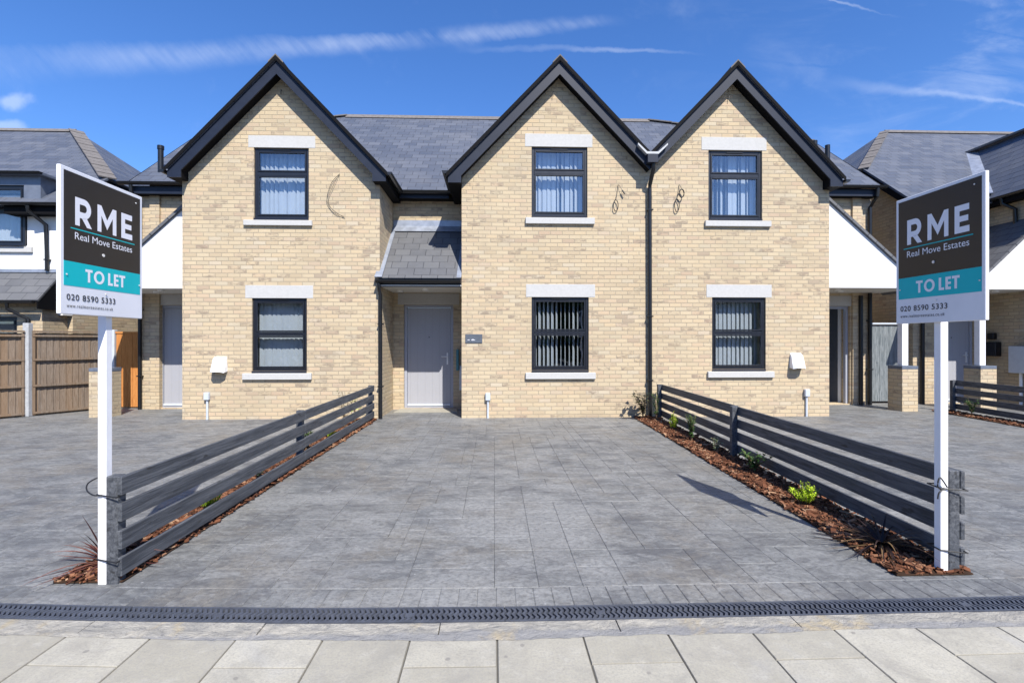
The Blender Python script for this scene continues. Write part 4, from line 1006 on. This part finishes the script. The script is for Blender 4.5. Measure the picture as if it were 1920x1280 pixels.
# left bed
straps('red leaved spiky plant behind the left signpost', -2.47, 3.33, .46, 'bronze_leaf', 19, 46, .018, .05)
feathery('lime green feathery plant seen under the lowest gap of the left fence', -2.40, 4.35, .19, .11, 'lime_leaf', 20, 30)
shrub('shrub', 'pale variegated shrub low behind the left fence', -2.42, 5.3, .16, .1, 'variegated_leaf', 21, 8, 18, .045, .018)
shrub('shrub', 'dark green shrub behind the middle post of the left fence', -2.42, 6.6, .36, .13, 'green_leaf', 22, 9, 26, .05, .026)
feathery('small lime green feathery plant far along the left bed', -2.40, 7.5, .2, .09, 'lime_leaf', 23, 24)
shrub('shrub', 'leggy purple green shrub at the far end of the left bed', -2.45, 8.4, .62, .22, 'dark_leaf', 24, 8, 12, .08, .03)
shrub('shrub', 'yellow green shrub near the house end of the left bed', -2.42, 8.9, .4, .16, 'lime_leaf', 25, 6, 14, .07, .024)
shrub('shrub', 'dark green shrub in front of the far right fence', 9.1, 9.35, .34, .2, 'green_leaf', 26, 9, 24, .06, .026)

# ------------------------------------------------------------------ letting boards
def text_mesh(name, s, size, m, parent, origin, xd, yd, width=None, bold=0.0, spacing=1.0, ext=.0006):
    cu = bpy.data.curves.new(name, 'FONT'); cu.body = s; cu.size = 1.0; cu.offset = bold; cu.space_character = spacing; cu.extrude = 0
    cu.align_x = 'LEFT'; cu.resolution_u = 6
    o = bpy.data.objects.new(name, cu); C.objects.link(o)
    dg = bpy.context.evaluated_depsgraph_get(); me = bpy.data.meshes.new_from_object(o.evaluated_get(dg))
    bpy.data.objects.remove(o); bpy.data.curves.remove(cu)
    xs = [v.co.x for v in me.vertices]; ys = [v.co.y for v in me.vertices]; x0, x1 = min(xs), max(xs)
    ch = .73 if not ys else max(ys)
    k = size/ch; kx = width/(x1-x0) if width else k
    xd = Vector(xd); yd = Vector(yd); zd = xd.cross(yd); og_ = org(parent)
    for v in me.vertices: v.co = Vector(origin)+xd*((v.co.x-x0)*kx)+yd*(v.co.y*k)+zd*0-og_
    me.materials.clear(); me.materials.append(MATS[m]); me.name = name
    ob = bpy.data.objects.new(name, me); C.objects.link(ob); ob.parent = parent; ORG[ob.name] = og_; return ob
def poly_letters(parent, origin, xd, yd, zd, w, h):
    """R M E in a heavy geometric sans, drawn as outlines in a unit box"""
    xd, yd, zd = Vector(xd), Vector(yd), Vector(zd); O = Vector(origin)
    mb = MB()
    def strip(pts_o, pts_i, x0, sc):   # quads between two polylines
        n = len(pts_o); vs = [O+xd*(x0+a*sc)*1.0+yd*b*h for a, b in pts_o]+[O+xd*(x0+a*sc)+yd*b*h for a, b in pts_i]
        mb.add(vs, [(i, i+1, n+i+1, n+i) for i in range(n-1)])
    def quad(pts, x0, sc): mb.add([O+xd*(x0+a*sc)+yd*b*h for a, b in pts], [tuple(range(len(pts)))])
    wr = w*.265; wm = w*.335; we = w*.215; gm = (w-wr-wm-we)/2
    # R
    quad([(0, 0), (.27, 0), (.27, 1), (0, 1)], 0, wr)
    N = 14; cx = .52; outer = [(.27, 1)]; inner = [(.27, .78)]
    for k in range(N+1):
        a = math.pi/2-math.pi*k/N
        outer.append((cx+.43*math.cos(a), .645+.355*math.sin(a))); inner.append((cx+.165*math.cos(a), .645+.135*math.sin(a)))
    outer.append((.27, .29)); inner.append((.27, .51)); strip(outer, inner, 0, wr)
    quad([(.38, .2899), (.66, .30), (1.0, 0), (.69, 0)][:0] or [(.40, .2895), (.70, .32), (1.0, 0), (.70, 0)], 0, wr)
    # M
    x0 = wr+gm
    quad([(0, 0), (.2, 0), (.2, 1), (0, 1)], x0, wm); quad([(.8, 0), (1, 0), (1, 1), (.8, 1)], x0, wm)
    quad([(.2, 1), (.2, .62), (.5, .13), (.5, .5)], x0, wm); quad([(.8, 1), (.5, .5), (.5, .13), (.8, .62)], x0, wm)
    # E
    x0 = wr+gm+wm+gm
    quad([(0, 0), (.34, 0), (.34, 1), (0, 1)], x0, we)
    for (a, b, e) in ((0, .22, 1), (.395, .60, .92), (.78, 1, .98)): quad([(.34, a), (e, a), (e, b), (.34, b)], x0, we)
    return mb.build('lettering', 'white_ink', parent, fixn=False)
def to_let(parent, origin, xd, yd, w, h):
    xd, yd, O = Vector(xd), Vector(yd), Vector(origin); mb = MB()
    def q(x0, x1, z0, z1): mb.add([O+xd*a*w+yd*b*h for a, b in ((x0, z0), (x1, z0), (x1, z1), (x0, z1))], [(0, 1, 2, 3)])
    def T(x, k=.165): q(x, x+k, .80, 1); q(x+k/2-.027, x+k/2+.027, 0, .7995)
    T(0); T(.835)
    n = 28; cx, rx = .325, .128; vs = []; fs = []
    for k in range(n):
        a = 2*math.pi*k/n
        vs += [O+xd*(cx+rx*math.cos(a))*w+yd*(.5+.52*math.sin(a))*h, O+xd*(cx+(rx-.056)*math.cos(a))*w+yd*(.5+.33*math.sin(a))*h]
    mb.add(vs, [(2*k, (2*k+2) % (2*n), (2*k+3) % (2*n), 2*k+1) for k in range(n)])
    q(.545, .60, 0, 1); q(.6003, .665, 0, .20)
    q(.695, .75, 0, 1)
    for z in (0, .405, .80): q(.7503, .815, z, z+(.20 if z != .405 else .19))
    return mb.build('lettering', 'white_ink', parent, fixn=False)
def sign(label, xb, ynear, yfar, z0, z1, side, post, fence_y):
    """board in a Y-Z plane at x = xb; side +1 shows its face to +X. post = (x, y)"""
    s = thing('letting_board', label, 'sign', (post[0], post[1], 0), 'to let boards tied to the fence ends')
    MB().box(post[0]-.024, post[0]+.024, post[1]-.024, post[1]+.024, 0, z1-.04).build('post', 'white_paint', s, bevel=.002)
    th = .022
    b = MB().box(xb-th/2, xb+th/2, ynear, yfar, z0, z1).build('board', 'sign_white', s, bevel=.003)
    W_, H_ = yfar-ynear, z1-z0
    xf = xb+side*(th/2)
    # local frame: reading direction
    if side > 0: O = Vector((xf, ynear, z0)); xd = Vector((0, 1, 0))
    else: O = Vector((xf, yfar, z0)); xd = Vector((0, -1, 0))
    yd = Vector((0, 0, 1)); zd = Vector((side, 0, 0))
    def sheet(name, u0, u1, v0, v1, m, d0, d1):
        a = O+xd*u0*W_+yd*v0*H_+zd*d0; bq = O+xd*u1*W_+yd*v1*H_+zd*d1
        return MB().box(min(a.x, bq.x), max(a.x, bq.x), min(a.y, bq.y), max(a.y, bq.y), a.z, bq.z).build(name, m, b)
    sheet('dark_panel', .035, .965, .3625, .975, 'sign_black', .0, .0010); sheet('teal_panel', .035, .965, .195, .3622, 'sign_teal', .0, .0011)
    P = lambda u, v, d=.0018: O+xd*u*W_+yd*v*H_+zd*d
    poly_letters(b, P(.15, .620), xd, yd, zd, .70*W_, .195*H_)
    sheet('underline', .105, .885, .589, .596, 'sign_teal', .0012, .0020)
    text_mesh('lettering', 'Real Move Estates', .048*H_, 'white_ink', b, P(.148, .522), xd, yd, .70*W_)
    to_let(b, P(.262, .234), xd, yd, .49*W_, .092*H_)
    text_mesh('lettering', '020 8590 5333', .041*H_, 'dark_ink', b, P(.062, .098), xd, yd, 
        .56*W_, bold=.012, spacing=1.12)
    text_mesh('lettering', 'www.realmoveestates.co.uk', .024*H_, 'dark_ink', b, P(.062, .047), xd, yd, .53*W_, bold=.0, spacing=1.15)
    for (u, v) in ((.47, .45), (.5, .165), (.9, .93), (.06, .27), (.95, .27)):
        c = P(u, v, .002); MB().tube([c, c+zd*.003], .009 if v == .45 else .0045, 10).build('screw', 'steel', b)
    # cable ties round the signpost and the fence post
    fx, fy = fence_y
    for z in (.15, .53):
        x0_, x1_ = min(post[0], fx)-.05, max(post[0], fx)+.05; y0_ = min(post[1], fy)-.055; y1_ = max(post[1], fy)+.05
        if post[0] < fx: x0_ = post[0]-.028
        else: x1_ = post[0]+.028
        MB().tube([(x0_, y0_+.03, z), (x1_, y0_, z-.01), (x1_+.003, y1_, z), (x0_-.003, y1_, z+.005), (x0_, y0_+.03, z)], .0042, 6).build('cable_tie', 'cable_black', s)
    return s
s1 = sign('black and teal to let board on the left white post, sunlit face towards the drive', -2.269, 2.717, 3.332, 1.575, 2.354, 1, (-2.308, 3.088), (-2.252, 3.10))
cable(s1, [(-2.30, 3.05, .53), (-2.35, 3.055, .53), (-2.41, 3.085, .55), (-2.44, 3.135, .58), (-2.41, 3.195, .6), (-2.33, 3.195, .58)], .0055)
s2 = sign('black and teal to let board on the right white post, shaded face towards the drive', 2.731, 2.713, 3.339, 1.548, 2.378, -1, (2.767, 3.045), (2.835, 3.06))
cable(s2, [(2.735, 3.005, .52), (2.705, 3.0, .55), (2.72, 3.0, .6), (2.765, 3.0, .54)], .0055); cable(s2, [(2.755, 3.0, .53), (2.715, 3.0, .51), (2.705, 3.0, .47)], .0055)

# ------------------------------------------------------------------ trees across the road (seen mirrored in the ground-floor panes)
def tree_belt():
    r = random.Random(31); lf = MB()
    x = -30
    while x < 30:
        hh = r.uniform(4.2, 6.4); rr_ = r.uniform(1.6, 2.4)
        for k in range(900):
            a = r.uniform(0, 6.28); z = r.uniform(-1, 1); q = r.uniform(.5, 1)**.5
            p = Vector((x+rr_*q*math.cos(a)*math.sqrt(1-z*z), -16+1.4*q*math.sin(a)*math.sqrt(1-z*z), hh*.52+hh*.5*z*q))
            leaf(lf, p, Vector((r.uniform(-1, 1), r.uniform(-1, 1), r.uniform(-1, 1))), r.uniform(.5, .9), r.uniform(.35, .6), r.random())
        x += r.uniform(1.3, 1.9)
    tag(lf.build('tree_belt', 'green_leaf', fixn=False), 'belt of trees across the road, mirrored in the lower windows', 'trees', kind='stuff')
tree_belt()
